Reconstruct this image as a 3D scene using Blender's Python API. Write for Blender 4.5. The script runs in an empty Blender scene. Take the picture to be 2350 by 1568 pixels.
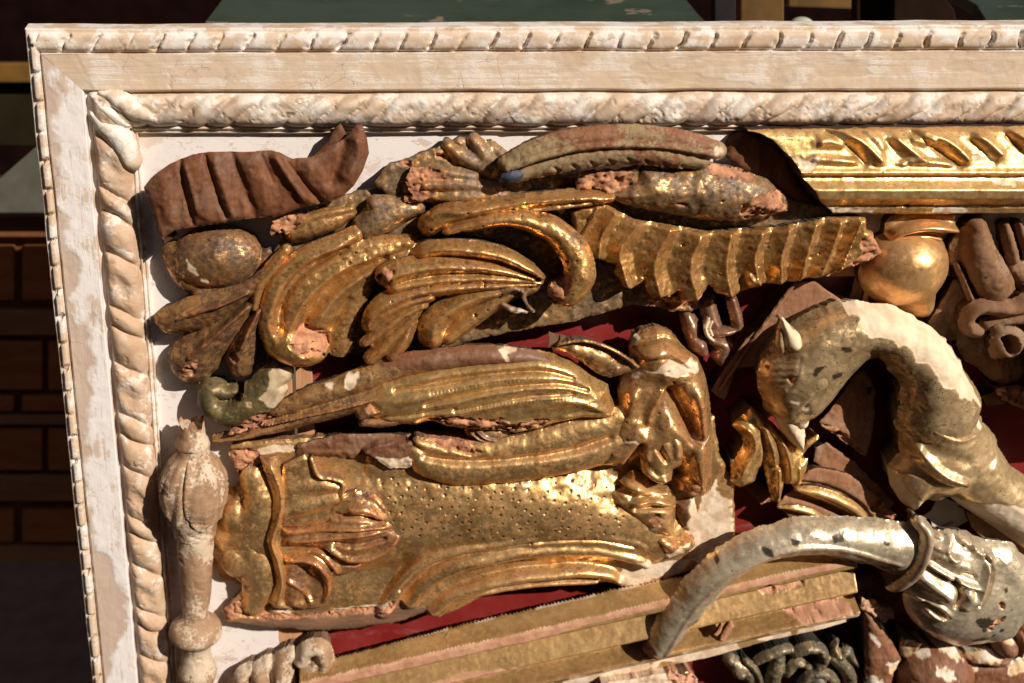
import bpy, bmesh, math, random
import numpy as np
from mathutils import Vector, Matrix
random.seed(7); RNG = np.random.RandomState(11)
C = bpy.context.scene.collection

# ---------------------------------------------------------------- camera, light, exposure
# "board units": u right, v up, n out of the board towards the viewer; 1 unit = 0.5 mm
S = 0.0005; FL = 2611.0; TH = math.radians(20.0); PX0, PY0 = 900.0, 784.0; ZOFF = 1.15
CAM = np.array([PX0, -PY0 + FL*math.sin(TH), FL*math.cos(TH)])
FWD = np.array([0, -math.sin(TH), -math.cos(TH)]); UPV = np.array([0, math.cos(TH), -math.sin(TH)])
def W(u, v, n): return Vector(((u-1175)*S, -n*S, v*S + ZOFF))
sc = bpy.context.scene
cam = bpy.data.cameras.new('camera'); camo = bpy.data.objects.new('camera', cam); C.objects.link(camo)
cam.sensor_width = 36; cam.lens = 36*FL/2350.0; cam.shift_x = (1175-PX0)/2350.0; cam.clip_start = 0.05; cam.clip_end = 60
camo.location = W(*CAM); camo.rotation_euler = (math.pi/2-TH, 0, 0)
cam.dof.use_dof = True; cam.dof.focus_distance = (FL-110)*S; cam.dof.aperture_fstop = 3.2
sc.camera = camo
world = bpy.data.worlds.new('World'); sc.world = world; world.use_nodes = True
wn = world.node_tree; sky = wn.nodes.new('ShaderNodeTexSky'); sky.sky_type = 'NISHITA'; sky.sun_disc = False
LD = Vector((0.64, -0.68, 0.60)).normalized()
sky.sun_elevation = math.asin(LD.z); sky.sun_rotation = math.atan2(LD.x, LD.y)
bg = wn.nodes['Background']; wn.links.new(sky.outputs[0], bg.inputs[0]); bg.inputs[1].default_value = 0.05
sl = bpy.data.lights.new('sun', 'SUN'); sl.energy = 5.0; sl.angle = math.radians(0.5); sl.color = (1.0, 0.925, 0.83)
slo = bpy.data.objects.new('sun', sl); C.objects.link(slo); slo.rotation_euler = LD.to_track_quat('Z', 'Y').to_euler()
sc.view_settings.view_transform = 'Standard'; sc.view_settings.look = 'None'; sc.view_settings.exposure = 0.10
sc.view_settings.gamma = 1.0

# ---------------------------------------------------------------- pixel -> board plane
def tb(px, py, h=0.0):
    px = np.asarray(px, float); py = np.asarray(py, float)
    x = (px-PX0)/FL; y = (PY0-py)/FL
    rv = FWD[1] + y*UPV[1]; rn = FWD[2] + y*UPV[2]
    t = (h-CAM[2])/rn
    return CAM[0]+t*x, CAM[1]+t*rv, t/FL      # u, v, local units per pixel
CR = {'P':(0,0,1), 'A':(0,0,.3418), 'B':(573.7,229.5,.3418), 'C':(1319.6,229.5,.3418), 'D':(1663.8,0,.2920),
      'E':(286.9,516.4,.3418), 'F':(975.3,688.5,.3418), 'G':(1606.4,573.7,.3164), 'H':(286.9,1032.7,.3418),
      'I':(860.6,1090.1,.3174), 'J':(1549.1,1061.4,.3408), 'L':(1893.3,430.3,.2013), 'M':(2065.4,459.0,.3294),
      'N':(2063.1,1090.1,.12207), 'O':(1948.4,1300.1,.1709), 'Q':(1377.0,1338.5,.26856), 'R':(1377.0,745.8,.3952)}

# ---------------------------------------------------------------- noise
_lat = RNG.rand(256, 256)
def vnoise(x, y, seed=0):
    x = x + seed*17.31; y = y + seed*9.77
    xi = np.floor(x).astype(int); yi = np.floor(y).astype(int); fx = x-xi; fy = y-yi
    fx = fx*fx*(3-2*fx); fy = fy*fy*(3-2*fy)
    a = _lat[yi % 256, xi % 256]; b = _lat[yi % 256, (xi+1) % 256]; c = _lat[(yi+1) % 256, xi % 256]; d = _lat[(yi+1) % 256, (xi+1) % 256]
    return (a*(1-fx)+b*fx)*(1-fy) + (c*(1-fx)+d*fx)*fy - 0.5
def fbm(x, y, sc_, octv=4, seed=0):
    r = 0; a = 1.0; x = x/sc_; y = y/sc_
    for i in range(octv): r = r + a*vnoise(x, y, seed+i*3+1); x = x*2.03; y = y*2.03; a *= .5
    return r

# ---------------------------------------------------------------- geometry helpers
def catmull(P, n=6):
    P = np.asarray(P, float)
    if len(P) < 3: return P
    Q = np.vstack([2*P[0]-P[1], P, 2*P[-1]-P[-2]]); out = []
    for i in range(1, len(Q)-2):
        for k in range(n):
            t = k/n; p0, p1, p2, p3 = Q[i-1], Q[i], Q[i+1], Q[i+2]
            out.append(.5*((2*p1)+(p2-p0)*t+(2*p0-5*p1+4*p2-p3)*t*t+(3*p1-p0-3*p2+p3)*t**3))
    out.append(P[-1]); return np.array(out)
def seg_dist(U, V, path):
    """distance to a polyline; also parameter (index units), signed side"""
    best = np.full(U.shape, 1e9); par = np.zeros(U.shape); side = np.zeros(U.shape)
    for i in range(len(path)-1):
        ax, ay = path[i][:2]; bx, by = path[i+1][:2]; dx, dy = bx-ax, by-ay; L = dx*dx+dy*dy+1e-9
        t = np.clip(((U-ax)*dx+(V-ay)*dy)/L, 0, 1)
        ex = U-(ax+t*dx); ey = V-(ay+t*dy); d = np.hypot(ex, ey); m = d < best
        best = np.where(m, d, best); par = np.where(m, i+t, par); side = np.where(m, np.sign(dx*ey-dy*ex), side)
    return best, par, side
def poly_sdf(U, V, P):
    best = np.full(U.shape, 1e9); ins = np.zeros(U.shape, bool); n = len(P)
    for i in range(n):
        ax, ay = P[i]; bx, by = P[(i+1) % n]; dx, dy = bx-ax, by-ay; L = dx*dx+dy*dy+1e-9
        t = np.clip(((U-ax)*dx+(V-ay)*dy)/L, 0, 1)
        best = np.minimum(best, np.hypot(U-(ax+t*dx), V-(ay+t*dy)))
        if abs(dy) > 1e-9: ins ^= ((ay > V) != (by > V)) & (U < (bx-ax)*(V-ay)/dy+ax)
    return np.where(ins, best, -best)

def mesh_obj(name, co, faces_idx, nper, mat, parent=None, attrs=None, smooth=True):
    """co Nx3 world coords, faces_idx flat array, nper verts per face (int or array)"""
    me = bpy.data.meshes.new(name); co = np.asarray(co, np.float32)
    fi = np.asarray(faces_idx, np.int32).ravel()
    nf = len(fi)//nper if isinstance(nper, int) else len(nper)
    tot = np.full(nf, nper, np.int32) if isinstance(nper, int) else np.asarray(nper, np.int32)
    st = np.concatenate([[0], np.cumsum(tot)[:-1]]).astype(np.int32)
    me.vertices.add(len(co)); me.vertices.foreach_set('co', co.ravel())
    me.loops.add(len(fi)); me.loops.foreach_set('vertex_index', fi)
    me.polygons.add(nf); me.polygons.foreach_set('loop_start', st); me.polygons.foreach_set('loop_total', tot)
    me.polygons.foreach_set('use_smooth', np.full(nf, smooth))
    me.update(calc_edges=True)
    for k, a in (attrs or {}).items():
        at = me.attributes.new(k, 'FLOAT', 'POINT'); at.data.foreach_set('value', np.asarray(a, np.float32))
    me.materials.append(mat); o = bpy.data.objects.new(name, me); C.objects.link(o)
    if parent is not None:
        o.parent = parent; o.matrix_parent_inverse = Matrix.Translation(-Vector(parent.location))
    return o
def thing(name, label, cat, px, py, h=0, group=None, kind=None):
    o = bpy.data.objects.new(name, None); C.objects.link(o); u, v, _ = tb(px, py, h); o.location = W(u, v, h)
    o.empty_display_size = .02
    if label: o['label'] = label
    if cat: o['category'] = cat
    if group: o['group'] = group
    if kind: o['kind'] = kind
    return o
def tag(o, label=None, cat=None, kind=None, group=None):
    for k, v in (('label', label), ('category', cat), ('kind', kind), ('group', group)):
        if v: o[k] = v
    return o

# ---------------------------------------------------------------- carved relief on a dense grid
def conv(crop, pts, h, sag=0):
    ox, oy, s = CR[crop]; out = []
    for i, p in enumerate(pts):
        hh = p[3] if len(p) > 3 else h; sg = sag if sag is not None else .85*p[2]*s
        u, v, m = tb(ox+s*p[0], oy+s*p[1], hh-.5*sg)
        out.append((float(u), float(v), (p[2]*s*float(m)) if len(p) > 2 else 0, hh))
    return np.array(out)
def S_(crop, pts, h=80, sag=None, p=.5, k=0, cen=0, n=6, sq=2.0, edge=0): return ('S', crop, pts, dict(h=h, sag=sag, p=p, cen=cen, n=n, sq=sq))
def P_(crop, pts, h=50, bev=8, g=(0, 0), dome=0): return ('P', crop, pts, dict(h=h, bev=bev, g=g, dome=dome))
def D_(crop, cx, cy, rx, ry, rot=0, h=80, sag=None, sq=2.0): return ('D', crop, (cx, cy, rx, ry, rot), dict(h=h, sag=sag, sq=sq))
def CUT(crop, pts, d=12, h=80, flat=0): return ('C', crop, pts, dict(d=d, h=h, flat=flat))
def R_(crop, pts, d=12, h=90, sharp=0): return ('R', crop, pts, dict(d=d, h=h, sharp=sharp))
def HOLE(crop, pts, to=0, h=60): return ('H', crop, pts, dict(to=to, h=h))
def relief(name, parent, mat, comps, base=0, step=2.6, rough=0.0, noise=1.2, nsc=28, blur=1, inset=0.12, paints=(), crumb=(), seed=None, walla=1.0, extra=None, smk=4.0, edgen=14, holes=0):
    if seed is None: seed = sum(map(ord, name)) % 50 + int(parent.location.x*1000 if parent else 0) % 37 + len(comps)*5
    cc = []; lo = np.array([1e9, 1e9]); hi = -lo
    for t, crop, pts, o in comps:
        if t == 'D':
            cx, cy, rx, ry, rot = pts; c = conv(crop, [(cx, cy, rx), (cx, cy, ry)], o['h'], o['sag'] if o['sag'] is not None else .8*min(rx, ry)*CR[crop][2]); R = max(c[0][2], c[1][2])
            cc.append((t, (c[0][0], c[0][1], c[0][2], c[1][2], -math.radians(rot)), o)); a = c[:1, :2]-R; b = c[:1, :2]+R
        else:
            c = conv(crop, pts, o['h'], o['sag'] if t == 'S' else 0)
            if t in 'SCR': c = catmull(c, o.get('n', 6))
            cc.append((t, c, o)); R = c[:, 2:3].max() if t in 'SCR' else 0; a = c[:, :2]-R; b = c[:, :2]+R
        if t in 'SPD': lo = np.minimum(lo, a.min(0)); hi = np.maximum(hi, b.max(0))
    lo -= 3*step; hi += 3*step
    xs = np.arange(lo[0], hi[0], step); ys = np.arange(lo[1], hi[1], step); U, V = np.meshgrid(xs, ys)
    H = np.full(U.shape, -1e3); A = np.full(U.shape, -1e3)
    def sub(c0, c1):
        i0 = max(0, int((c0[0]-lo[0])/step)-2); i1 = min(len(xs), int((c1[0]-lo[0])/step)+3)
        j0 = max(0, int((c0[1]-lo[1])/step)-2); j1 = min(len(ys), int((c1[1]-lo[1])/step)+3)
        return slice(j0, max(j0+1, j1)), slice(i0, max(i0+1, i1))
    def merge(sl_, hh, aa):
        h0 = H[sl_]; m = aa > 0
        if smk > 0:
            both = m & (h0 > -500); k = smk; q = np.clip((k*2-np.abs(h0-hh))/(k*2), 0, 1)
            H[sl_] = np.where(both, np.maximum(h0, hh)+q*q*k*.5, np.where(m, np.maximum(h0, hh), h0))
        else: H[sl_] = np.where(m, np.maximum(h0, hh), h0)
        A[sl_] = np.maximum(A[sl_], aa)
    ridge = np.zeros(U.shape)
    for t, c, o in cc:
        if t == 'S':
            R = c[:, 2].max()+2*step; sl_ = sub(c[:, :2].min(0)-R, c[:, :2].max(0)+R); u, v = U[sl_], V[sl_]
            wob = fbm(u, v, 40, 3, seed)*R*.10
            d, par, side = seg_dist(u, v, c); idx = np.arange(len(c)); r = np.interp(par, idx, c[:, 2]); hc = np.interp(par, idx, c[:, 3])
            r = np.maximum(r, .5); d2 = d+wob*(side); q = np.clip(d2/r, 0, 1); sag = (o['sag'] if o['sag'] is not None else 0.85*r)
            prof = .5*np.power(np.maximum(1-q**o['sq'], 0), o['p'])+.5*(1-q**(o['sq']*1.1))
            hh = hc-sag*(1-prof)
            if o['cen']: hh = hh-o['cen']*np.exp(-(q/.28)**2)
            merge(sl_, hh, r-d2)
        elif t == 'D':
            cx, cy, rx, ry, rot = c; R = max(rx, ry)+2*step; sl_ = sub((cx-R, cy-R), (cx+R, cy+R)); u, v = U[sl_]-cx, V[sl_]-cy
            a = u*math.cos(rot)+v*math.sin(rot); b = -u*math.sin(rot)+v*math.cos(rot); q = np.hypot(a/rx, b/ry)
            sag = o['sag'] if o['sag'] is not None else .8*min(rx, ry)
            hh = o['h']-sag*(1-np.sqrt(np.maximum(1-np.minimum(q, 1)**o['sq'], 0)))
            merge(sl_, hh, (1-q)*min(rx, ry))
        elif t == 'P':
            sl_ = sub(c[:, :2].min(0)-9, c[:, :2].max(0)+9); u, v = U[sl_], V[sl_]; sd = poly_sdf(u, v, c[:, :2])
            if rough: sd = sd+fbm(u, v, edgen, 3, seed+2)*rough
            m0 = c[:, :2].mean(0); h0 = o['h']+(u-m0[0])*o['g'][0]+(v-m0[1])*o['g'][1]
            bq = np.clip(1-sd/o['bev'], 0, 1) if o['bev'] > 0 else 0
            hh = h0-(o['bev']*.8)*(1-np.sqrt(np.maximum(1-bq*bq, 0)))
            if o['dome']: hh = hh+o['dome']*(1-np.exp(-np.maximum(sd, 0)/ (abs(o['dome'])*1.2)))
            merge(sl_, hh, sd)
    # fill outwards so that edge vertices have a height
    for _ in range(3):
        G = H.copy()
        for ax in (0, 1):
            for s_ in (1, -1): G = np.maximum(G, np.roll(H, s_, ax)-.5)
        H = np.where(H > -500, H, G)
    for t, c, o in cc:
        if t == 'C':
            R = c[:, 2].max()*2.2+step; sl_ = sub(c[:, :2].min(0)-R, c[:, :2].max(0)+R); d, par, side = seg_dist(U[sl_], V[sl_], c)
            r = np.maximum(np.interp(par, np.arange(len(c)), c[:, 2]), .6)
            prof = np.exp(-(d/r)**2) if not o['flat'] else 1/(1+np.exp((d-r)/1.6))
            H[sl_] = np.where(H[sl_] > -500, H[sl_]-o['d']*prof, H[sl_])
        elif t == 'R':
            R = c[:, 2].max()*1.1+step; sl_ = sub(c[:, :2].min(0)-R, c[:, :2].max(0)+R); d, par, side = seg_dist(U[sl_], V[sl_], c)
            r = np.maximum(np.interp(par, np.arange(len(c)), c[:, 2]), .8); q = np.clip(d/r, 0, 1)
            e = np.minimum(1, np.minimum(par, len(c)-1-par)/(len(c)*.12)+.25)
            prof = (1-q)**1.25 if o['sharp'] == 1 else ((1-q*q)**2 if not o['sharp'] else np.where(side*o['sharp'] > 0, (1-q)**1.6, np.clip(1-q*3.2, 0, 1)))
            H[sl_] = np.where(H[sl_] > -500, H[sl_]+o['d']*prof*e, H[sl_])
        elif t == 'H':
            sl_ = sub(c[:, :2].min(0)-9, c[:, :2].max(0)+9); sd = poly_sdf(U[sl_], V[sl_], c[:, :2])+fbm(U[sl_], V[sl_], 16, 3, seed)*6
            if o['to'] is None: A[sl_] = np.minimum(A[sl_], -sd)
            else:
                w = np.clip(sd/4+.5, 0, 1); H[sl_] = np.where(H[sl_] > -500, np.minimum(H[sl_], H[sl_]*(1-w)+o['to']*w), H[sl_])
    for _ in range(blur):
        ok = H > -500; K = np.where(ok, H, 0); n_ = ok.astype(float); s1 = K*2; s2 = n_*2
        for ax in (0, 1):
            for s_ in (1, -1): s1 = s1+np.roll(K, s_, ax); s2 = s2+np.roll(n_, s_, ax)
        H = np.where(ok, s1/np.maximum(s2, 1), H)
    H = H+np.where(H > -500, fbm(U, V, nsc, 4, seed+5)*noise*1.1-np.abs(fbm(U, V, 46, 3, seed+15))*noise*2.6+np.maximum(np.abs(fbm(U, V, 18, 3, seed+25))-.05, 0)*noise*1.5, 0)
    att = {}
    for an, crop, pts, *rest in paints:
        hp = rest[0] if rest else 70; jit = rest[1] if len(rest) > 1 else 7
        c = conv(crop, pts, hp); sl_ = sub(c[:, :2].min(0)-12, c[:, :2].max(0)+12)
        sd = poly_sdf(U[sl_], V[sl_], c[:, :2])+fbm(U[sl_], V[sl_], 18, 4, seed+8)*jit*2
        if an not in att: att[an] = np.zeros(U.shape)
        w = np.clip(sd/2.0+.5, 0, 1); att[an][sl_] = np.maximum(att[an][sl_], w)
        if an == 'wood':
            cr = fbm(U[sl_]*.8+V[sl_]*.5, V[sl_]*1.5-U[sl_]*.3, 24, 4, seed+4); tr = np.floor(cr*7)/7; H[sl_] = H[sl_]-w*(3.5-tr*13+np.maximum(-fbm(U[sl_], V[sl_], 11, 2, seed+9)-.22, 0)*40)
        if an == 'gesso': H[sl_] = H[sl_]-w*1.6+w*fbm(U[sl_], V[sl_], 16, 3, seed)*1.5
        if an == 'paint': H[sl_] = H[sl_]+w*.8
    if extra is not None: extra(U, V, H, A, att)
    if rough and not any(t == 'P' for t, _, _, _ in comps): A = A+fbm(U, V, edgen, 3, seed+2)*rough
    if holes:
        hr = np.random.RandomState(seed+3); jj_, ii_ = np.nonzero(A > 8); dk = att.setdefault('dark', np.zeros(U.shape))
        for _ in range(holes):
            k = hr.randint(len(jj_)); j0, i0 = jj_[k], ii_[k]; r = hr.uniform(1.6, 3.4); s = (slice(max(0, j0-4), j0+5), slice(max(0, i0-4), i0+5))
            d = np.hypot(U[s]-U[j0, i0], V[s]-V[j0, i0]); w = np.exp(-(d/r)**4); H[s] -= 8*w; dk[s] = np.maximum(dk[s], w*1.2*(d < r*1.1))
    alive = A > 0
    cell = alive[:-1, :-1] | alive[1:, :-1] | alive[:-1, 1:] | alive[1:, 1:]
    cell &= (H[:-1, :-1] > -400) & (H[1:, :-1] > -400) & (H[:-1, 1:] > -400) & (H[1:, 1:] > -400)
    gy, gx = np.gradient(A, step); g2 = np.maximum(gx*gx+gy*gy, .15); mv = np.where(alive, 0, np.clip(-A, 0, step*1.3))
    PU = U+gx/g2*mv; PV = V+gy/g2*mv
    ny, nx = U.shape; used = np.zeros(U.shape, bool)
    used[:-1, :-1] |= cell; used[1:, :-1] |= cell; used[:-1, 1:] |= cell; used[1:, 1:] |= cell
    vid = np.full(U.shape, -1); nv = used.sum(); vid[used] = np.arange(nv)
    jj, ii = np.nonzero(cell)
    quads = np.stack([vid[jj, ii], vid[jj, ii+1], vid[jj+1, ii+1], vid[jj+1, ii]], 1)
    Hn = np.maximum(H, base+.5)
    # boundary edges -> walls (cell interior on the left of a->b)
    cp = np.pad(cell, 1); E = []
    for (dj, di, a, b) in ((-1, 0, (0, 0), (0, 1)), (1, 0, (1, 1), (1, 0)), (0, -1, (1, 0), (0, 0)), (0, 1, (0, 1), (1, 1))):
        m = cell & ~cp[1+dj:1+dj+ny-1, 1+di:1+di+nx-1]; j, i = np.nonzero(m); E.append(np.stack([j+a[0], i+a[1], j+b[0], i+b[1]], 1))
    E = np.concatenate(E); ka = E[:, 0]*nx+E[:, 1]; kb = E[:, 2]*nx+E[:, 3]; uk, inv = np.unique(np.concatenate([ka, kb]), return_inverse=True)
    bj, bi = uk//nx, uk % nx; nb = len(uk); ia = inv[:len(ka)]; ib = inv[len(ka):]
    gl = np.sqrt(g2[bj, bi]); bx, by, bh = PU[bj, bi], PV[bj, bi], Hn[bj, bi]; dep = np.maximum(bh-base, 1)
    rings = []; nr = 3
    for r_ in range(nr):
        f = r_/(nr-1); jt = fbm(bx, by+f*60, 12, 2, seed)*2.2*(f > 0)
        ins = dep*inset*math.sin(f*math.pi/2)+jt
        rings.append(np.stack([bx+gx[bj, bi]/gl*ins, by+gy[bj, bi]/gl*ins, bh-(bh-base)*f], 1))
    wf = []
    for r_ in range(nr-1):
        o0 = nv+r_*nb; wf.append(np.stack([o0+ia, o0+nb+ia, o0+nb+ib, o0+ib], 1))
    co = np.concatenate([np.stack([PU[used], PV[used], Hn[used]], 1)]+rings)
    wc = np.stack([(co[:, 0]-1175)*S, -co[:, 2]*S, co[:, 1]*S+ZOFF], 1)
    at2 = {k: np.concatenate([a[used]]+[a[bj, bi]*(1 if r_ == 0 else .6) for r_ in range(nr)]) for k, a in att.items()}
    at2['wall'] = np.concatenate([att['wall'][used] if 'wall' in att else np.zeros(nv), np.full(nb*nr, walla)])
    # convexity: real wear shows on the ridges
    Hs = Hn; lap = (np.roll(Hs, 2, 0)+np.roll(Hs, -2, 0)+np.roll(Hs, 2, 1)+np.roll(Hs, -2, 1)-4*Hs)/(4*step*step)
    at2['ridge'] = np.concatenate([np.clip(-lap[used]*6, 0, 1), np.zeros(nb*nr)])
    return mesh_obj(name, wc, np.concatenate([quads]+wf), 4, mat, parent, at2)
# ---------------------------------------------------------------- materials
class NT:
    def __init__(s, name):
        s.m = bpy.data.materials.new(name); s.m.use_nodes = True; s.t = s.m.node_tree; s.b = s.t.nodes['Principled BSDF']
        g = s.t.nodes.new('ShaderNodeNewGeometry'); mp = s.t.nodes.new('ShaderNodeVectorMath'); mp.operation = 'SCALE'; mp.inputs[3].default_value = 20
        s.t.links.new(g.outputs['Position'], mp.inputs[0]); s.pos = mp.outputs[0]
    def lk(s, a, b):
        if hasattr(a, 'links') or hasattr(a, 'is_linked'): s.t.links.new(a, b)
        else:
            if hasattr(b, 'default_value'):
                if isinstance(a, (tuple, list)) and len(a) == 3 and b.type == 'RGBA': a = (*a, 1)
                b.default_value = a
    def scl(s, v):
        mp = s.t.nodes.new('ShaderNodeVectorMath'); mp.operation = 'MULTIPLY'; mp.inputs[1].default_value = v; s.lk(s.pos, mp.inputs[0]); return mp.outputs[0]
    def noise(s, sc_, det=5, rough=.6, vec=None, dist=0, off=0):
        n = s.t.nodes.new('ShaderNodeTexNoise'); n.inputs['Scale'].default_value = sc_; n.inputs['Detail'].default_value = det
        n.inputs['Roughness'].default_value = rough; n.inputs['Distortion'].default_value = dist
        v = vec if vec is not None else s.pos
        if off:
            a = s.t.nodes.new('ShaderNodeVectorMath'); a.operation = 'ADD'; a.inputs[1].default_value = (off, off*1.7, -off); s.lk(v, a.inputs[0]); v = a.outputs[0]
        s.lk(v, n.inputs['Vector']); return n.outputs[0]
    def ramp(s, f, lo, hi, a=0.0, b=1.0):
        r = s.t.nodes.new('ShaderNodeMapRange'); r.clamp = True
        for i, x in enumerate((f, lo, hi, a, b)): s.lk(x, r.inputs[i])
        return r.outputs[0]
    def mix(s, f, a, b):
        n = s.t.nodes.new('ShaderNodeMix'); n.data_type = 'RGBA'; s.lk(f, n.inputs[0]); s.lk(a, n.inputs[6]); s.lk(b, n.inputs[7]); return n.outputs[2]
    def mth(s, op, a, b=0.0):
        n = s.t.nodes.new('ShaderNodeMath'); n.operation = op; s.lk(a, n.inputs[0]); s.lk(b, n.inputs[1]); return n.outputs[0]
    def fmix(s, f, a, b): # a*(1-f)+b*f
        n = s.t.nodes.new('ShaderNodeMix'); n.data_type = 'FLOAT'; s.lk(f, n.inputs[0]); s.lk(a, n.inputs[2]); s.lk(b, n.inputs[3]); return n.outputs[0]
    def attr(s, name):
        n = s.t.nodes.new('ShaderNodeAttribute'); n.attribute_name = name; return n.outputs['Fac']
    def cracks(s, sc_, w=.02, vec=None):
        v = s.t.nodes.new('ShaderNodeTexVoronoi'); v.feature = 'DISTANCE_TO_EDGE'; v.inputs['Scale'].default_value = sc_
        d = s.noise(sc_*1.6, 3, .6, vec)
        a = s.t.nodes.new('ShaderNodeVectorMath'); a.operation = 'ADD'; s.lk(vec if vec is not None else s.pos, a.inputs[0])
        ml = s.t.nodes.new('ShaderNodeVectorMath'); ml.operation = 'SCALE'; ml.inputs[3].default_value = .5/sc_; s.lk(d, ml.inputs[0]); s.lk(ml.outputs[0], a.inputs[1])
        s.lk(a.outputs[0], v.inputs['Vector']); return s.ramp(v.outputs['Distance'], 0.0, w, 1, 0)
    def out(s, col, rough, metal=0.0, bump=None, strength=.5, dist=.0012, spec=None):
        s.lk(col, s.b.inputs['Base Color']); s.lk(rough, s.b.inputs['Roughness']); s.lk(metal, s.b.inputs['Metallic'])
        if spec is not None: s.b.inputs['Specular IOR Level'].default_value = spec
        if bump is not None:
            b = s.t.nodes.new('ShaderNodeBump'); b.inputs['Strength'].default_value = strength; b.inputs['Distance'].default_value = dist
            s.lk(bump, b.inputs['Height']); s.lk(b.outputs[0], s.b.inputs['Normal'])
        return s.m

def wood_mix(n, col, rough, metal, hgt, wood=(.60, .28, .14), wood2=(.30, .12, .055), wallc=(.16, .085, .045), gesso=(.78, .62, .44), ges2=(.60, .42, .27), wscale=1.0):
    """bare wood, gesso and side-wall colours driven by the mesh's own wear masks"""
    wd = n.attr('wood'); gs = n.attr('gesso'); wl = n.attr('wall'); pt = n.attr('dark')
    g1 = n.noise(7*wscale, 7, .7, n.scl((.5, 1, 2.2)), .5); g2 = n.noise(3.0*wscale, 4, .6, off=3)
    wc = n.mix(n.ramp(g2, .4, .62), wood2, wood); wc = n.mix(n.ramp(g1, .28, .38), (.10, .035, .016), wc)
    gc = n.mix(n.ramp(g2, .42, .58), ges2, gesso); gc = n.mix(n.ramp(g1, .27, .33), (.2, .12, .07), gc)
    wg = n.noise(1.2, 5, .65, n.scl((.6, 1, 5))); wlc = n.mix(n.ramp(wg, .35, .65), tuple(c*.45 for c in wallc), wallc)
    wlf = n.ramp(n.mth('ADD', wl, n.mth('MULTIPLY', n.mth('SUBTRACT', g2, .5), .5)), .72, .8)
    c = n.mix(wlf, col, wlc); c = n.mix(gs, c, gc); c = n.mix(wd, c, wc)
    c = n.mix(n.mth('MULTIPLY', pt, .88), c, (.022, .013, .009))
    non = n.mth('MINIMUM', 1.0, n.mth('ADD', n.mth('ADD', wd, gs), wlf)); inv = n.mth('SUBTRACT', 1.0, non)
    mt = n.mth('MULTIPLY', metal, inv); rg = n.fmix(non, rough, .82)
    hb = n.mth('ADD', hgt, n.mth('MULTIPLY', n.mth('MULTIPLY', g1, wd), .9))
    return c, rg, mt, hb
def gilt(name, leaf=(.80, .52, .16), leaf2=(.55, .33, .08), under=(.15, .085, .035), cov=.5, metal=.85, rough=.33, speck=.32, sc_=1.0, bole=(.28, .07, .025), ridgew=.5, bump=.35, grime=(.05, .03, .015), grimeamt=.45, **kw):
    n = NT(name)
    a = n.noise(3.2*sc_, 8, .68); b = n.noise(.9*sc_, 4, .6, off=5); f = n.noise(16*sc_, 4, .65, off=2); fine = n.noise(45, 3, .6)
    fl = n.noise(10*sc_, 7, .72, n.scl((.8, 1, 1)), .3, off=31); lg = n.noise(1.3*sc_, 5, .6, off=17)
    kk = n.mth('ADD', n.mth('MULTIPLY', fl, .42), n.mth('ADD', n.mth('MULTIPLY', a, .30), n.mth('MULTIPLY', lg, .28)))
    th = .5+(.5-cov)*.34; cv = n.ramp(kk, th-.012, th+.012)
    lf = n.mix(n.ramp(b, .38, .64), leaf2, leaf); lf = n.mix(n.ramp(n.noise(7, 5, .65, off=9), .45, .62, 0, .6), lf, tuple(min(1, c*1.2) for c in leaf))
    un = n.mix(n.ramp(f, .4, .6), under, tuple(c*.45 for c in under)); un = n.mix(n.ramp(kk, th-.09, th-.01, 0, .55), un, tuple(c*.8 for c in leaf2))
    c = n.mix(cv, un, lf)
    gr = n.ramp(n.mth('ADD', n.mth('MULTIPLY', n.noise(1.6*sc_, 6, .7, off=11), .7), n.mth('MULTIPLY', fl, .3)), .50, .60, 0, grimeamt*.42); c = n.mix(gr, c, grime)
    mo_ = fl
    rd = n.mth('MULTIPLY', n.ramp(n.mth('ADD', n.attr('ridge'), n.mth('MULTIPLY', n.mth('SUBTRACT', a, .5), 1.6)), .55, .85), ridgew); c = n.mix(rd, c, bole)
    sp = n.ramp(n.noise(11*sc_, 3, .55, off=7), speck-.02, speck+.02, 1, 0); c = n.mix(sp, c, (.025, .015, .01))
    ck = n.mth('MULTIPLY', n.cracks(3.0, .012), n.ramp(n.noise(1.1, 2, .5, off=13), .5, .6, 0, .7)); c = n.mix(ck, c, (.03, .018, .01))
    mt = n.mth('MULTIPLY', n.fmix(cv, .15, metal), n.mth('SUBTRACT', 1.0, n.mth('MAXIMUM', n.mth('MAXIMUM', rd, sp), n.mth('MULTIPLY', gr, .7))))
    rg = n.mth('ADD', n.fmix(cv, .55, rough), n.mth('ADD', n.mth('MULTIPLY', n.mth('SUBTRACT', f, .5), .35), n.mth('MULTIPLY', n.mth('SUBTRACT', mo_, .5), .5)))
    h = n.mth('ADD', n.mth('ADD', n.mth('ADD', n.mth('MULTIPLY', a, .7), n.mth('MULTIPLY', cv, .12)), n.mth('MULTIPLY', f, .22)), n.mth('ADD', n.mth('MULTIPLY', fine, .10), n.mth('MULTIPLY', ck, -.5)))
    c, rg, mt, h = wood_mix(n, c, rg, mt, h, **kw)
    return n.out(c, rg, mt, h, bump*.65)
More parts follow.
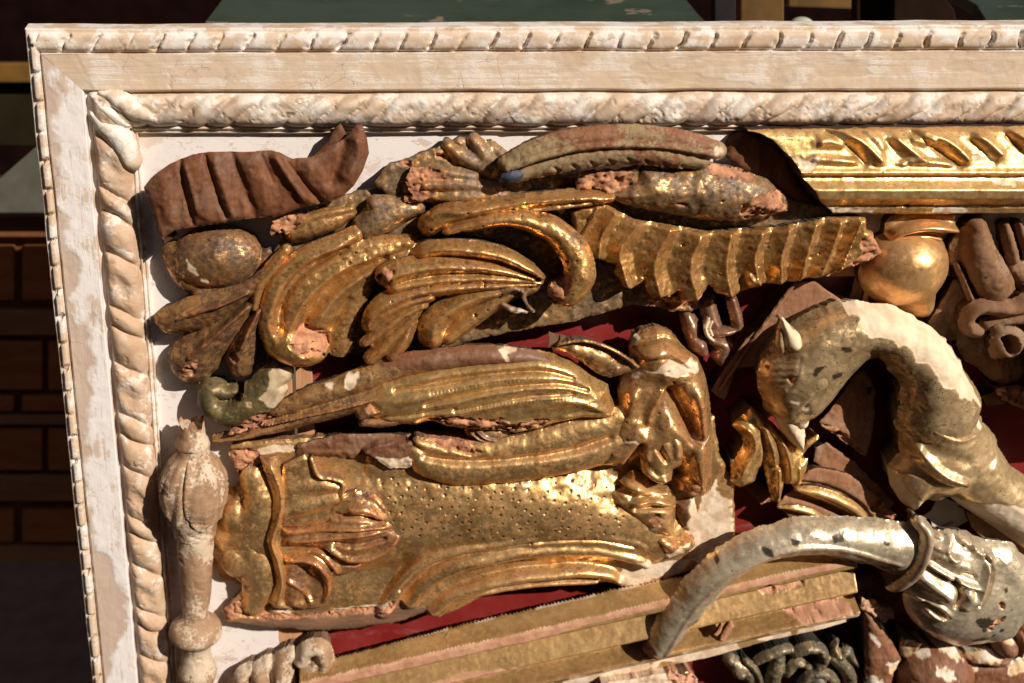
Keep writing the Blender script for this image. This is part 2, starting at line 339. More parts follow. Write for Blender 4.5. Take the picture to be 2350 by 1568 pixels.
def woodm(name, a, b, dust=(.3, .22, .17), dustamt=.4, rough=.6, grain=(1, 1, 1), bump=.4, cr=.3, gsc=2.2, spec=.4, **kw):
    n = NT(name); v = n.scl(grain); g = n.noise(gsc, 8, .7, v, .4); f = n.noise(14, 4, .65, off=4); l = n.noise(.8, 4, .6, off=8)
    c = n.mix(n.ramp(g, .35, .65), a, b); c = n.mix(n.ramp(n.mth('ADD', n.mth('MULTIPLY', l, .7), n.mth('MULTIPLY', f, .3)), .515, .545, 0, dustamt), c, dust)
    c = n.mix(n.ramp(f, .24, .32, .8, 0), c, tuple(x*.25 for x in a))
    ck = n.mth('MULTIPLY', n.cracks(2.2, .012), cr); c = n.mix(ck, c, tuple(x*.2 for x in a))
    h = n.mth('ADD', n.mth('MULTIPLY', g, .8), n.mth('ADD', n.mth('MULTIPLY', f, .3), n.mth('MULTIPLY', ck, -.6)))
    c, rg, mt, h = wood_mix(n, c, rough, 0.0, h, **kw)
    return n.out(c, rg, mt, h, bump, spec=spec)
def paintm(name, white, tan, tan2, grain=(1, 1, 1), lo=.45, hi=.60, bump=.55, crk=.4, g2=1.3):
    """old gesso/limewash rubbed back to tan wood"""
    n = NT(name); v = n.scl(grain); g = n.noise(2.2, 8, .68, v, .5); l = n.noise(g2, 5, .62, off=6); f = n.noise(16, 4, .65, off=4); fine = n.noise(50, 2, .5)
    k = n.mth('ADD', n.mth('MULTIPLY', g, .45), n.mth('MULTIPLY', l, .55))
    c = n.mix(n.fmix(.6, n.ramp(k, lo, hi), n.ramp(n.mth('ADD', k, n.mth('MULTIPLY', n.mth('SUBTRACT', f, .5), .10)), lo+.045, lo+.06)), white, tan); c = n.mix(n.ramp(n.noise(3.1, 6, .7, v, off=15), .60, .625, 0, .6), c, tan2)
    c = n.mix(n.ramp(f, .24, .32, .55, 0), c, tuple(x*.45 for x in tan2))
    c = n.mix(n.mth('MULTIPLY', n.attr('wood'), n.ramp(g, .2, .6, .6, 1)), c, n.mix(n.ramp(g, .35, .6), tan2, tan))
    ck = n.mth('MULTIPLY', n.cracks(1.5, .010), n.ramp(n.noise(.6, 2, .5, off=3), .52, .6, 0, crk)); c = n.mix(ck, c, tuple(x*.3 for x in tan2))
    h = n.mth('ADD', n.mth('MULTIPLY', g, .6), n.mth('ADD', n.mth('MULTIPLY', f, .35), n.mth('MULTIPLY', ck, -.8)))
    h = n.mth('ADD', h, n.mth('ADD', n.mth('MULTIPLY', fine, .16), n.mth('MULTIPLY', n.ramp(k, lo, lo+.03), -.30)))
    return n.out(c, .62, 0.0, h, bump, spec=.3)
def plain(name, a, b, sc_=1.5, rough=.6, grain=(1, 1, 1), bump=.2, lo=.35, hi=.65, metal=0.0, spec=.4):
    n = NT(name); g = n.noise(sc_, 7, .68, n.scl(grain)); c = n.mix(n.ramp(g, lo, hi), a, b); return n.out(c, rough, metal, g, bump, spec=spec)

M = {}
M['frame'] = paintm('limed_wood', (.78, .69, .61), (.60, .44, .30), (.40, .25, .15), (1, 1, 1.6))
M['frame_h'] = paintm('limed_wood_rail', (.76, .65, .54), (.64, .48, .34), (.47, .31, .19), (.12, 1, 6), .42, .55)
M['frame_v'] = paintm('limed_wood_stile', (.78, .71, .66), (.58, .44, .33), (.44, .29, .20), (3, 1, .25), .52, .66)
M['rope_h'] = paintm('limed_carving', (.76, .67, .58), (.58, .43, .30), (.36, .23, .14), (1, 1, 1), .44, .58, bump=.6)
M['rope_v'] = paintm('rubbed_carving', (.76, .65, .54), (.52, .34, .21), (.36, .21, .12), (1, 1, 1), .41, .56, bump=.6)
M['board'] = paintm('limed_board', (.80, .72, .67), (.66, .54, .45), (.52, .36, .26), (.6, 1, 1), .50, .66, bump=.15)
def redm():
    n = NT('red_panel_paint'); a = n.noise(.8, 6, .6); s = n.noise(2.0, 7, .7, n.scl((.35, 1, 1.4)), .6); f = n.noise(12, 4, .6, off=3)
    c = n.mix(n.ramp(a, .4, .7), (.20, .015, .013), (.27, .035, .03)); c = n.mix(n.ramp(s, .56, .70, 0, .38), c, (.42, .20, .17)); c = n.mix(n.ramp(f, .26, .31, .7, 0), c, (.05, .01, .01))
    return n.out(c, .36, 0.0, s, .12, spec=.5)
M['red'] = redm()
M['batten'] = plain('pine_batten', (.62, .33, .17), (.45, .20, .09), 3, .6, (6, 1, .4), .2)
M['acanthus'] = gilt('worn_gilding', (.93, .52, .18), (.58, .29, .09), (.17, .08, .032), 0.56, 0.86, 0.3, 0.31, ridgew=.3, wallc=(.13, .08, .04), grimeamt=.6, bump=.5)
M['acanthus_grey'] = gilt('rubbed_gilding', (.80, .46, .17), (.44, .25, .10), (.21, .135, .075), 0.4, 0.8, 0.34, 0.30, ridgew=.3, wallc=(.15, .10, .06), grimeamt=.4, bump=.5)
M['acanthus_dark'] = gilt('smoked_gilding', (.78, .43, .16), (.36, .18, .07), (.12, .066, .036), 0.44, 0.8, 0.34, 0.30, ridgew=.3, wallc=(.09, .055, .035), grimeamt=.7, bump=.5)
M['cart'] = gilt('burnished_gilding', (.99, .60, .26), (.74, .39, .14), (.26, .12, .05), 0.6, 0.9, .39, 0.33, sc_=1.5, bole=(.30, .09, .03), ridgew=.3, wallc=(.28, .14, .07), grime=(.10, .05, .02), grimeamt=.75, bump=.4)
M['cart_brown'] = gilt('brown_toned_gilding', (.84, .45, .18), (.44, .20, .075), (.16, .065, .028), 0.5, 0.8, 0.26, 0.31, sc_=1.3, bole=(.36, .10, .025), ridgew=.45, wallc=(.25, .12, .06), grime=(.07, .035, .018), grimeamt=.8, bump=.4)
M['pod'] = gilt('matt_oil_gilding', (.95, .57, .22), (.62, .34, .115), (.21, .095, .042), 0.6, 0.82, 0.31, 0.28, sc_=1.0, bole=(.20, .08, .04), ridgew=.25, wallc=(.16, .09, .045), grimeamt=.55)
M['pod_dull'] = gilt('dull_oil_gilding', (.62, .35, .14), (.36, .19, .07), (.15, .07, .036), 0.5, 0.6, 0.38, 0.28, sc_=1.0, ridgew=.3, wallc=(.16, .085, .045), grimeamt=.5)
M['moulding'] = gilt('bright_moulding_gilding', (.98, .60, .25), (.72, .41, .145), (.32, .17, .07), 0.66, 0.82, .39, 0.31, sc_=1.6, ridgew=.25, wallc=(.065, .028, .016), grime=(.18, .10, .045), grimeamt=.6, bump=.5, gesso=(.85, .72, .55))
M['cup'] = gilt('smooth_gilding', (0.853, 0.496, 0.200), (0.645, 0.323, 0.129), (0.350, 0.170, 0.087), 0.85, 0.67, 0.35, 0.18, ridgew=.15, bump=.15, grimeamt=.4, wallc=(.14, .06, .03), grime=(.25, .10, .035))
M['swan'] = gilt('silvery_gilding', (0.686, 0.473, 0.254), (0.416, 0.275, 0.125), (0.170, 0.120, 0.065), 0.60, 0.59, 0.37, 0.33, sc_=1.4, ridgew=.2, wallc=(.22, .15, .08), gesso=(.80, .63, .43), ges2=(.72, .53, .34), grimeamt=.6, grime=(.09, .07, .05))
M['swan_body'] = gilt('olive_gilding', (0.666, 0.460, 0.246), (0.458, 0.302, 0.137), (0.200, 0.150, 0.070), 0.74, 0.53, 0.35, 0.31, sc_=1.2, ridgew=.2, wallc=(.3, .17, .09), gesso=(.78, .64, .47), ges2=(.72, .55, .38), grimeamt=.4, wood=(.42, .22, .13), grime=(.12, .09, .04))
M['horn'] = gilt('silver_leaf', (.74, .61, .42), (.48, .38, .24), (.24, .16, .10), .80, .58, .34, .315, sc_=1.5, bole=(.36, .12, .05), ridgew=.3, wallc=(.2, .14, .09), grimeamt=.6, grime=(.14, .10, .065), bump=.4)
M['hook'] = gilt('olive_bronze_paint', (.30, .21, .08), (.17, .125, .05), (.11, .085, .035), .4, .35, .42, .22, ridgew=.1, wallc=(.1, .07, .03), gesso=(.60, .46, .30), ges2=(.48, .34, .2), grimeamt=.2, wood=(.30, .14, .08))
M['bow'] = gilt('brown_bronze', (0.437, 0.245, 0.149), (0.270, 0.137, 0.080), (0.120, 0.060, 0.035), .6, .55, .30, .25, ridgew=.1, wallc=(.1, .05, .03), grimeamt=.3)
M['bronze'] = gilt('verdigris_bronze', (0.360, 0.262, 0.140), (0.200, 0.165, 0.100), (0.120, 0.110, 0.070), .46, .45, .40, .3, ridgew=.1, wallc=(.05, .04, .03), grimeamt=.3)
M['slat'] = gilt('olive_moulding_gilding', (.52, .315, .125), (.36, .205, .075), (0.240, 0.130, 0.060), 0.78, 0.37, 0.40, 0.24, sc_=.8, ridgew=.15, wallc=(.2, .10, .05), wood=(.62, .33, .20), wood2=(.46, .22, .12), gesso=(.82, .64, .46), grimeamt=.45, bump=.25)
M['shell_wood'] = woodm('dark_walnut', (.11, .038, .016), (.21, .082, .036), (.21, .125, .08), .4, .55, (2.0, 1, .35), .6, .3, wallc=(.07, .03, .018), spec=.2)
M['back_wood'] = woodm('red_brown_wood', (.13, .048, .022), (.22, .095, .045), (.26, .15, .085), .5, .5, (.5, 1, 2.2), .5, .3, wallc=(.09, .04, .02))
M['crown'] = gilt('toned_crown_gilding', (.90, .50, .20), (.52, .26, .095), (.20, .09, .035), 0.54, 0.78, 0.28, .31, sc_=1.3, bole=(.36, .11, .035), ridgew=.35, wallc=(.25, .12, .06), grime=(.10, .05, .022), grimeamt=.6, bump=.35)
M['flower'] = woodm('grey_brown_wood', (.18, .085, .042), (.26, .145, .078), (.31, .215, .14), .6, .75, (1.5, 1, 1), .7, wallc=(.10, .05, .03), spec=.12)
M['beam'] = woodm('pink_stained_wood', (.28, .125, .060), (.37, .185, .10), (.38, .25, .16), .5, .75, (3, 1, .8), .4, wallc=(.12, .055, .03), spec=.12)
M['baluster'] = woodm('stripped_wood', (.27, .150, .078), (.40, .25, .145), (.62, .49, .35), .85, .62, (1, 1, .5), .6, .3, wallc=(.25, .15, .09))
M['stick'] = woodm('red_painted_wood', (.20, .075, .035), (.28, .13, .065), (.34, .27, .14), .62, .6, (.5, 1, 2), .9, .6, gsc=4, wallc=(.15, .07, .04), spec=.2)
M['blue'] = plain('blue_paint', (.022, .030, .055), (.05, .058, .085), 4, .6)
M['hair'] = woodm('ribbed_brown_wood', (.15, .055, .025), (.27, .11, .05), (.33, .16, .08), .4, .6, (9, 1, 2.2), 1.0, .2, wallc=(.12, .06, .035), gesso=(.82, .70, .58), ges2=(.72, .50, .26))
M['shard'] = woodm('splintered_pine', (.42, .19, .09), (.60, .31, .17), (.6, .4, .27), .4, .7, (1, 1, 1), .8, wallc=(.25, .11, .06))
# ---------------------------------------------------------------- the setting: ground, dark back wall
def slab(name, pxs, h0, thick, mat, parent=None, bevel=0.0, smooth=False):
    """a board whose front face has the given pixel outline at height h0 (scalar or per corner)"""
    n = len(pxs); hs = h0 if isinstance(h0, (list, tuple)) else [h0]*n
    f = [W(*(float(a) for a in tb(x, y, h)[:2]), h) for (x, y), h in zip(pxs, hs)]
    nr = (f[1]-f[0]).cross(f[2]-f[0]).normalized()
    if nr.y > 0: nr = -nr
    b = [p-nr*thick*S for p in f]; bm = bmesh.new(); vf = [bm.verts.new(p) for p in f]; vb = [bm.verts.new(p) for p in b]
    bm.faces.new(vf); bm.faces.new(vb[::-1])
    for i in range(n): bm.faces.new((vf[i], vb[i], vb[(i+1) % n], vf[(i+1) % n]))
    bmesh.ops.recalc_face_normals(bm, faces=bm.faces)
    if bevel: bmesh.ops.bevel(bm, geom=list(bm.edges), offset=bevel*S, segments=2, affect='EDGES', profile=.6)
    me = bpy.data.meshes.new(name); bm.to_mesh(me); bm.free(); me.materials.append(mat)
    o = bpy.data.objects.new(name, me); C.objects.link(o)
    if parent is not None: o.parent = parent; o.matrix_parent_inverse = Matrix.Translation(-Vector(parent.location))
    return o
def wbox(name, x0, x1, y0, y1, z0, z1, mat, parent=None, bevel=0.0):
    bm = bmesh.new(); bmesh.ops.create_cube(bm, size=1, matrix=Matrix.Translation(((x0+x1)/2, (y0+y1)/2, (z0+z1)/2)) @ Matrix.Diagonal((abs(x1-x0), abs(y1-y0), abs(z1-z0), 1)))
    if bevel: bmesh.ops.bevel(bm, geom=list(bm.edges), offset=bevel, segments=2, affect='EDGES', profile=.6)
    me = bpy.data.meshes.new(name); bm.to_mesh(me); bm.free(); me.materials.append(mat); o = bpy.data.objects.new(name, me); C.objects.link(o)
    if parent is not None: o.parent = parent; o.matrix_parent_inverse = Matrix.Translation(-Vector(parent.location))
    return o
mg = plain('paving', (.10, .07, .05), (.16, .115, .08), 1.0, .8)
g = wbox('ground', -6, 6, -6, 8, -0.12, -0.1, mg); tag(g, kind='structure')
mdk = plain('dark_wall', (.004, .002, .002), (.010, .004, .003), .5, 1.0, bump=0, spec=.0)  # background darkness is put into this colour in place of shade
wl_ = wbox('back_wall', -6, 6, 5.0, 5.2, -0.1, 5.0, mdk); tag(wl_, 'far wall behind the frame, coloured near black in place of shade', 'wall')

mfc = plain('blocker_plaster', (.24, .14, .08), (.32, .19, .11), .15, .85)
def blocker_facade(name, x0, x1, y0, y1, h, lab, ax):
    t = thing(name, lab, 'building', 700, 784, 0); t.location = ((x0+x1)/2, (y0+y1)/2, -.1)
    wbox('wall', x0, x1, y0, y1, -.1, h, mfc, t); wbox('cornice', x0-.1, x1+.1, y0-.1, y1+.1, h, h+.2, mfc, t)
    n = 5
    for i in range(n):
        for z in (.9, 2.9):
            if ax == 'x': x = x0+(i+.5)*(x1-x0)/n; wbox('window', x-.4, x+.4, y1, y1+.04, z, z+1.2, mdk, t)
            else: y = y0+(i+.5)*(y1-y0)/n; wbox('window', x1, x1+.04, y-.4, y+.4, z, z+1.2, mdk, t)
    return t
blocker_facade('sky_blocker_building', -7, 7, -6.2, -5.6, 4.6, 'unseen brown plaster building added behind the viewer to cut the sky fill', 'x')  # added out of view behind the camera to block low sky light
blocker_facade('sky_blocker_building', -4.6, -4.2, -5.4, 4.8, 4.8, 'unseen brown plaster side building added at the left to cut the sky fill', 'y')  # added out of view to block sky light from the left
# ---------------------------------------------------------------- the frame
frame = thing('picture_frame', 'large limed carved wooden frame with rope moulding holding the gilded fragments', 'frame', 700, 784, 0)
#          corner        top (2450,y)  left (x,1750)  height
FEAT = dict(
 back=((66, 55), 46, 234, -45), outer=((57, 67), 58, 232, 30), bead0=((67, 77), 69, 238, 30), bead1=((89, 118), 110, 253, 30), groove=((92, 121), 114, 256, 25),
 flat0=((95, 125), 118, 260, 36), flat1=((189, 208), 202, 331, 36), edge=((195, 212), 206, 336, 22), rope0=((207, 214), 208, 339, 20),
 rope1=((298, 290), 283, 407, 14), fil1=((304, 296), 288, 410, 20), fil2=((309, 301), 292, 414, 8), fil3=((315, 305), 296, 418, 14), end=((320, 310), 301, 423, -6))
def rail(name, feats, side, mat, fn=None, step=3.0, nt=None, amp=.5, walls=()):
    rows = []
    for k in feats:
        c, ty, lx, h = FEAT[k]; e = (2450, ty) if side == 'h' else (lx, 1750)
        a = tb(*c, h); b = tb(*e, h); rows.append((a[0], a[1], b[0], b[1], h))
    rows = np.array(rows, float); w = np.hypot(rows[1:, 0]-rows[:-1, 0], rows[1:, 1]-rows[:-1, 1])
    ws = np.abs((rows[1:, 1]-rows[:-1, 1]) if side == 'h' else (rows[1:, 2]-rows[:-1, 2]))
    cuts = []
    for i in range(len(feats)-1):
        m = nt[i] if nt else max(1, int(math.hypot(ws[i], rows[i+1, 4]-rows[i, 4])/step)); cuts += [i+j/m for j in range(m)]
    cuts.append(len(feats)-1); T = np.array(cuts); idx = np.arange(len(feats)); R = np.stack([np.interp(T, idx, rows[:, k]) for k in range(5)], 1)
    L = math.hypot(rows[0, 2]-rows[0, 0], rows[0, 3]-rows[0, 1]); ns = int(L/step); s = np.linspace(0, 1, ns)
    U = R[:, None, 0]*(1-s)+R[:, None, 2]*s; V = R[:, None, 1]*(1-s)+R[:, None, 3]*s; H = np.repeat(R[:, 4:5], ns, 1)
    SL = (U-R[0, 0]) if side == 'h' else (R[0, 1]-V); TT = np.repeat(T[:, None], ns, 1); wood = np.zeros(U.shape); dk = np.zeros(U.shape)
    if fn: H, wood, dk, dU, dV = fn(U, V, SL, TT, H, wood, dk); U = U+dU; V = V+dV
    H = H+fbm(U, V, 22, 4, 3)*amp*2
    if side == 'h': V = V+fbm(U, V, 120, 3, 9)*2.0
    else: U = U+fbm(U, V, 120, 3, 9)*2.0
    nr, nc = U.shape; co = np.stack([(U-1175)*S, -H*S, V*S+ZOFF], 2).reshape(-1, 3); i = np.arange(nr*nc).reshape(nr, nc)
    q = np.stack([i[:-1, :-1], i[1:, :-1], i[1:, 1:], i[:-1, 1:]], -1).reshape(-1, 4)
    if side == 'v': q = q[:, ::-1]
    sm = True
    return mesh_obj(name, co, q, 4, mat, frame, dict(wood=wood.ravel(), dark=dk.ravel(), wall=np.zeros(nr*nc)), sm)
def bead_fn(side):
    def fn(U, V, SL, T, H, wd, dk):
        t = np.clip(T-2, 0, 1) if True else T; on = (T > 2) & (T < 3)
        H = H+np.where(on, 11*np.power(np.maximum(1-np.abs(2*t-1)**3.2, 0), .5), 0)
        x = SL-60; wb = fbm(SL, SL*0, 200, 2, 4)*18; pit = 64 if side == 'h' else 60
        sl = np.clip(30-SL*.012, 4, 30) if side == 'h' else 6
        x = x+(t-.5)*sl+wb+fbm(U, V, 20, 3, 6)*9; ph = np.mod(x, pit)-pit/2; k = np.floor(x/pit); dep = 7+5*np.sin(k*2.3)+3*np.sin(k*5.1)
        v = np.clip(1-np.where(ph < 0, -ph/10.0, ph/4.0), 0, 1); v = v*np.clip(1.25-np.abs(2*t-1)**3, 0, 1)
        H = H-np.where(on & (SL > 35), v*(dep+7), 0)
        wd = np.where(on, np.clip(fbm(U, V, 34, 3, 8)*1.6+.25, 0, 1)*.8*(v < .05), 0)
        return H, wd, dk, 0, 0
    return fn
def rope_fn(side):
    if side == 'h': gr = np.array([0, .36, .58, .79, 1.0]); per = 283.; s0 = 55; slant = 78
    else: gr = np.array([0, .48, .66, 1.0]); per = 262.; s0 = 95; slant = -44
    def fn(U, V, SL, T, H, wd, dk):
        t = T/T.max(); circ = np.power(np.maximum(1-np.abs(2*t-1)**2.6, 0), .62)
        x = SL-s0+(t-.5)*slant+fbm(U, V, 60, 3, 12)*16; p = np.mod(x, per)/per; cyc = np.floor(x/per)
        k = np.clip(np.searchsorted(gr, p.ravel(), side='right')-1, 0, len(gr)-2).reshape(p.shape); a = gr[k]; b = gr[k+1]; f = (p-a)/(b-a)
        wide = (k == 0)
        lob = np.power(np.maximum(1-np.abs(2*f-1)**np.where(wide, 3.2, 2.3), 0), .72)
        sk = (f-.45)*np.where(wide, -4, -9)
        hh = 35*circ*(.44+.56*lob)+sk*circ
        hh = hh-np.where(wide, np.exp(-((f-.52)/.2)**2-((t-.5)/.28)**2)*11, 0)
        hh = hh+fbm(U, V, 26, 4, 5)*(3 if side == 'h' else 2.5)*circ+np.abs(fbm(U, V, 11, 3, 15))*4*circ*wide
        for _ in range(3):
            g_ = hh.copy(); g_[1:-1, 1:-1] = (hh[1:-1, 1:-1]*2+hh[:-2, 1:-1]+hh[2:, 1:-1]+hh[1:-1, :-2]+hh[1:-1, 2:])/6; hh = g_
        hh = hh+np.maximum(fbm(U, V, 13, 3, 25)-.3, 0)*-9*circ
        if side == 'h': dV = -(lob-.6)*6*np.clip(t*2-1, 0, 1); dU = 0
        else: dU = (lob-.6)*5*np.clip(t*2-1, 0, 1); dV = 0
        wd = np.clip(np.sin(cyc*3.1+k*2.2)*.7+fbm(U, V, 50, 3, 19)*2.2, 0, 1)*circ
        wd = wd*(.6 if side == 'h' else 1.0)
        return H+hh, wd, dk, dU, dV
    return fn
def flat_fn(side):
    def fn(U, V, SL, T, H, wd, dk):
        t = T/T.max(); e = fbm(U, V, 45, 4, 21)*.30+fbm(U, V, 200, 2, 2)*.35
        if side == 'v':
            y = SL
            inner = .62+.30*np.clip((520-y)/120, 0, 1)+.5*np.clip((y-1150)/120, 0, 1)+.1*np.sin(y/70)+e*1.1
            outer = .13+e*.6+.06*np.sin(y/90)
            wd = np.clip(np.maximum((t-inner)*14, (outer-t)*14), 0, 1); wd = np.maximum(wd, np.clip((30-y)/20, 0, 1)*.8)
            H = H-wd*1.6; g = np.abs(SL+200)
        else:
            wd = np.clip((fbm(U/3, V, 60, 4, 31)-.28)*20, 0, 1)*np.clip((SL-700)/400, 0, 1)*.6
            wd = np.maximum(wd, np.clip((75-SL+t*90)/4, 0, 1)*.7)
            cr = np.exp(-((SL-262-fbm(U, V, 14, 3, 2)*7)/1.8)**2)*np.clip((t-.12)*9, 0, 1); dk = np.maximum(dk, cr*.9*(fbm(U, V, 9, 2, 6) > -.15)); H = H-cr*2-wd*1.2
        return H+np.sin(t*3.14)*-1.5, wd, dk, 0, 0
    return fn
# rounded outer edge strip, notched bead, flat band, rope and sight edge: top rail and left stile
for side, suf in (('h', 'h'), ('v', 'v')):
    mt_ = M['frame_h'] if side == 'h' else M['frame_v']
    rail('notched_edge_bead', ['back', 'outer', 'bead0', 'bead1', 'groove', 'flat0'], side, M['frame'], bead_fn(side), 2.6, nt=[10, 3, 16, 2, 2])
    rail('flat_band', ['flat0', 'flat1', 'edge', 'rope0'], side, mt_, flat_fn(side), 3.0, nt=[30, 5, 2])
    rail('carved_rope_moulding', ['rope0', 'rope1'], side, M['rope_h'] if side == 'h' else M['rope_v'], rope_fn(side), 2.1, nt=[40])
    rail('sight_edge', ['rope1', 'fil1', 'fil2', 'fil3', 'end'], side, M['frame'], None, 3.0, nt=[3, 3, 3, 5], amp=.4)
def bslab(name, poly, h, th, mat, lab=None):
    o = slab(name, poly, h, th, mat, frame, 1.2); 
    if lab: o['label'] = lab
    return o
bslab('inner_board', [(300, 285), (2450, 280), (2450, 604), (604, 604), (612, 820), (640, 1480), (650, 1750), (330, 1750)], 0, 24, M['board'])
bslab('batten', [(606, 606), (2450, 600), (2450, 634), (660, 636), (668, 830), (694, 1470), (702, 1750), (652, 1750)], -5, 24, M['batten'])
bslab('batten', [(672, 640), (700, 640), (716, 850), (741, 1470), (750, 1750), (705, 1750)], -9, 20, M['batten'])
rp = slab('backing_panel', [(690, 630), (2460, 622), (2460, 1760), (730, 1760)], -45, 12, M['red'], None)
tag(rp, 'flat red painted backing panel showing behind the carved fragments', 'panel')
# corner leaf of the rope
relief('carved_rope_moulding', frame, M['rope_h'], [S_('P', [(216, 222, 14, 44), (245, 250, 24, 56), (275, 275, 22, 54), (292, 286, 12, 44)], sag=26), S_('P', [(232, 214, 10, 44), (270, 232, 26, 58), (310, 256, 28, 60), (345, 266, 20, 52)], sag=28),
        S_('P', [(212, 262, 12, 42), (240, 292, 26, 56), (275, 325, 30, 60), (296, 372, 26, 54)], sag=28), CUT('P', [(225, 235, 4), (265, 255, 5), (300, 285, 4)], 10, 50)], base=5, step=2.2, smk=1.5, noise=1.6)
# ---------------------------------------------------------------- the big broken acanthus carving
ac = thing('acanthus_carving', 'largest gilded acanthus leaf scroll, worn grey and gold, below the brown ribbon curl', 'carving', 1100, 600, 20)
A_, AG, AD = M['acanthus'], M['acanthus_grey'], M['acanthus_dark']
relief('backing', ac, AG, [P_('P', [(600, 700), (588, 640), (640, 560), (640, 520), (700, 488), (745, 468), (815, 440), (855, 432), (905, 425), (1180, 400), (1420, 400), (1450, 520), (1600, 640), (1612, 705), (1590, 716), (1540, 716), (1500, 705), (1450, 700), (1320, 739), (1180, 762), (1090, 781), (1018, 803), (985, 812), (900, 815), (800, 816), (700, 800)], 40, 8)],
       base=12, step=3, rough=3, noise=3, holes=8, paints=[('wood', 'F', [(1500, 20), (1870, 0), (1860, 40), (1700, 60), (1520, 60)], 50)])
relief('backing', ac, AG, [P_('C', [(-100, 640), (600, 600), (1300, 640), (1900, 770), (1900, 850), (1500, 900), (900, 920), (200, 820)], 38, 6)], base=4, step=3, noise=2)
# egg-shaped boss and the three left leaves
relief('boss', ac, AD, [D_('E', 610, 235, 315, 222, -3, 98, 62), S_('E', [(330, 200, 90), (420, 360, 95), (600, 420, 90)], 60), S_('E', [(960, 190, 30), (880, 330, 45), (720, 430, 50), (500, 470, 50)], 62)],
       base=10, noise=1.6, paints=[('wood', 'E', [(385, 60), (425, 60), (420, 95), (385, 90)], 90, 2), ('gesso', 'E', [(410, 240), (470, 290), (500, 350), (480, 360), (430, 310)], 95, 3), ('gesso', 'E', [(500, 360), (570, 375), (560, 400), (505, 390)], 90, 2)])
relief('leaf', ac, AD, [S_('E', [(930, 330, 35, 101), (820, 440, 60, 100), (650, 520, 95, 98), (450, 610, 118, 92), (300, 650, 102, 82)], sq=1.4), S_('E', [(820, 460, 14, 110), (650, 540, 18, 112), (480, 590, 20, 108), (350, 640, 14, 94)], sag=12)],
       base=10, noise=2)
relief('leaf', ac, AD, [S_('E', [(900, 480, 35, 102), (760, 640, 80, 98), (600, 780, 135, 92), (440, 930, 165, 82)], sag=50, sq=1.4), S_('E', [(820, 560, 14, 108), (660, 700, 18, 108), (520, 820, 20, 102), (430, 900, 14, 90)], sag=12)],
       base=10, noise=2, paints=[('wood', 'E', [(355, 990), (430, 930), (490, 880), (500, 910), (460, 1010), (380, 1025)], 70, 3)])
relief('leaf', ac, AD, [S_('E', [(930, 520, 25, 106), (880, 640, 60, 104), (820, 780, 95, 102), (775, 900, 108, 94), (765, 960, 92, 86)], sag=44, sq=1.4), S_('E', [(890, 590, 14, 116), (830, 720, 18, 118), (780, 830, 16, 112)], sag=14)],
       base=10, noise=1.6, paints=[('wood', 'E', [(700, 870), (735, 850), (765, 900), (745, 935), (710, 930)], 85, 2)])
# the large fluted C-scroll
relief('scroll', ac, A_, [
    S_('E', [(1560, 60, 55, 96), (1400, 130, 60, 104), (1200, 220, 62, 112), (1050, 350, 62, 116), (975, 520, 60, 116), (955, 700, 62, 114), (1010, 840, 70, 110)], sag=26),
    S_('E', [(1900, 130, 60, 84), (1600, 180, 95, 92), (1380, 290, 105, 100), (1210, 430, 105, 106), (1120, 600, 100, 108), (1080, 760, 100, 110)], sag=26),
    S_('E', [(2060, 150, 50, 82), (1800, 240, 90, 86), (1560, 340, 100, 90), (1400, 480, 100, 94), (1290, 640, 110, 100)], sag=24),
    S_('E', [(1640, 380, 60, 76), (1500, 520, 110, 78), (1430, 700, 110, 78), (1440, 820, 80, 74)], sag=12),
    D_('E', 1140, 830, 225, 150, 14, 134, 64), R_('E', [(1560, 110, 44), (1260, 220, 54), (1060, 420, 54), (985, 620, 50), (1010, 780, 40)], 11, 95, 1), CUT('E', [(1480, 160, 22), (1200, 320, 26), (1070, 500, 26), (1040, 680, 22)], 12, 90), R_('E', [(1820, 170, 44), (1450, 300, 54), (1240, 470, 54), (1130, 640, 44), (1085, 730, 34)], 12, 88, 1), CUT('E', [(1750, 230, 20), (1450, 380, 26), (1280, 540, 24), (1180, 690, 20)], 13, 84), R_('E', [(1900, 200, 40), (1620, 320, 46), (1420, 470, 46), (1290, 640, 34)], 10, 78, 1), CUT('E', [(1500, 500, 30), (1390, 680, 30)], 9, 66)], base=14, noise=1.6, smk=3, holes=14,
    paints=[('wood', 'E', [(1112, 790), (1130, 730), (1180, 695), (1260, 690), (1325, 715), (1362, 780), (1358, 850), (1332, 897), (1270, 865), (1200, 860), (1150, 830)], 105, 3)])
relief('stem', ac, A_, [S_('E', [(1080, 170, 40, 102), (980, 290, 45, 104), (900, 430, 42, 104), (870, 560, 30, 102)], sag=20), S_('E', [(900, 420, 30, 102), (1000, 300, 34, 106), (1060, 220, 30, 104)], sag=20)], base=14)
relief('leaf', ac, A_, [S_('B', [(300, 900, 70, 74), (420, 860, 80, 82), (560, 810, 72, 80), (680, 760, 40, 70)], sag=30), S_('B', [(330, 830, 40, 76), (500, 770, 40, 80), (680, 730, 30, 74)], sag=20)], base=14, rough=2,
    paints=[('wood', 'B', [(140, 850), (150, 812), (260, 785), (385, 780), (330, 850), (260, 890), (200, 912), (150, 922)], 76, 5)])
relief('splinter', ac, A_, [P_('B', [(135, 860), (150, 810), (260, 780), (390, 775), (330, 860), (240, 905), (205, 900), (180, 930), (160, 905), (140, 925)], 80, 8)], base=14, rough=4, paints=[('wood', 'B', [(100, 700), (420, 700), (420, 950), (100, 950)], 80)])
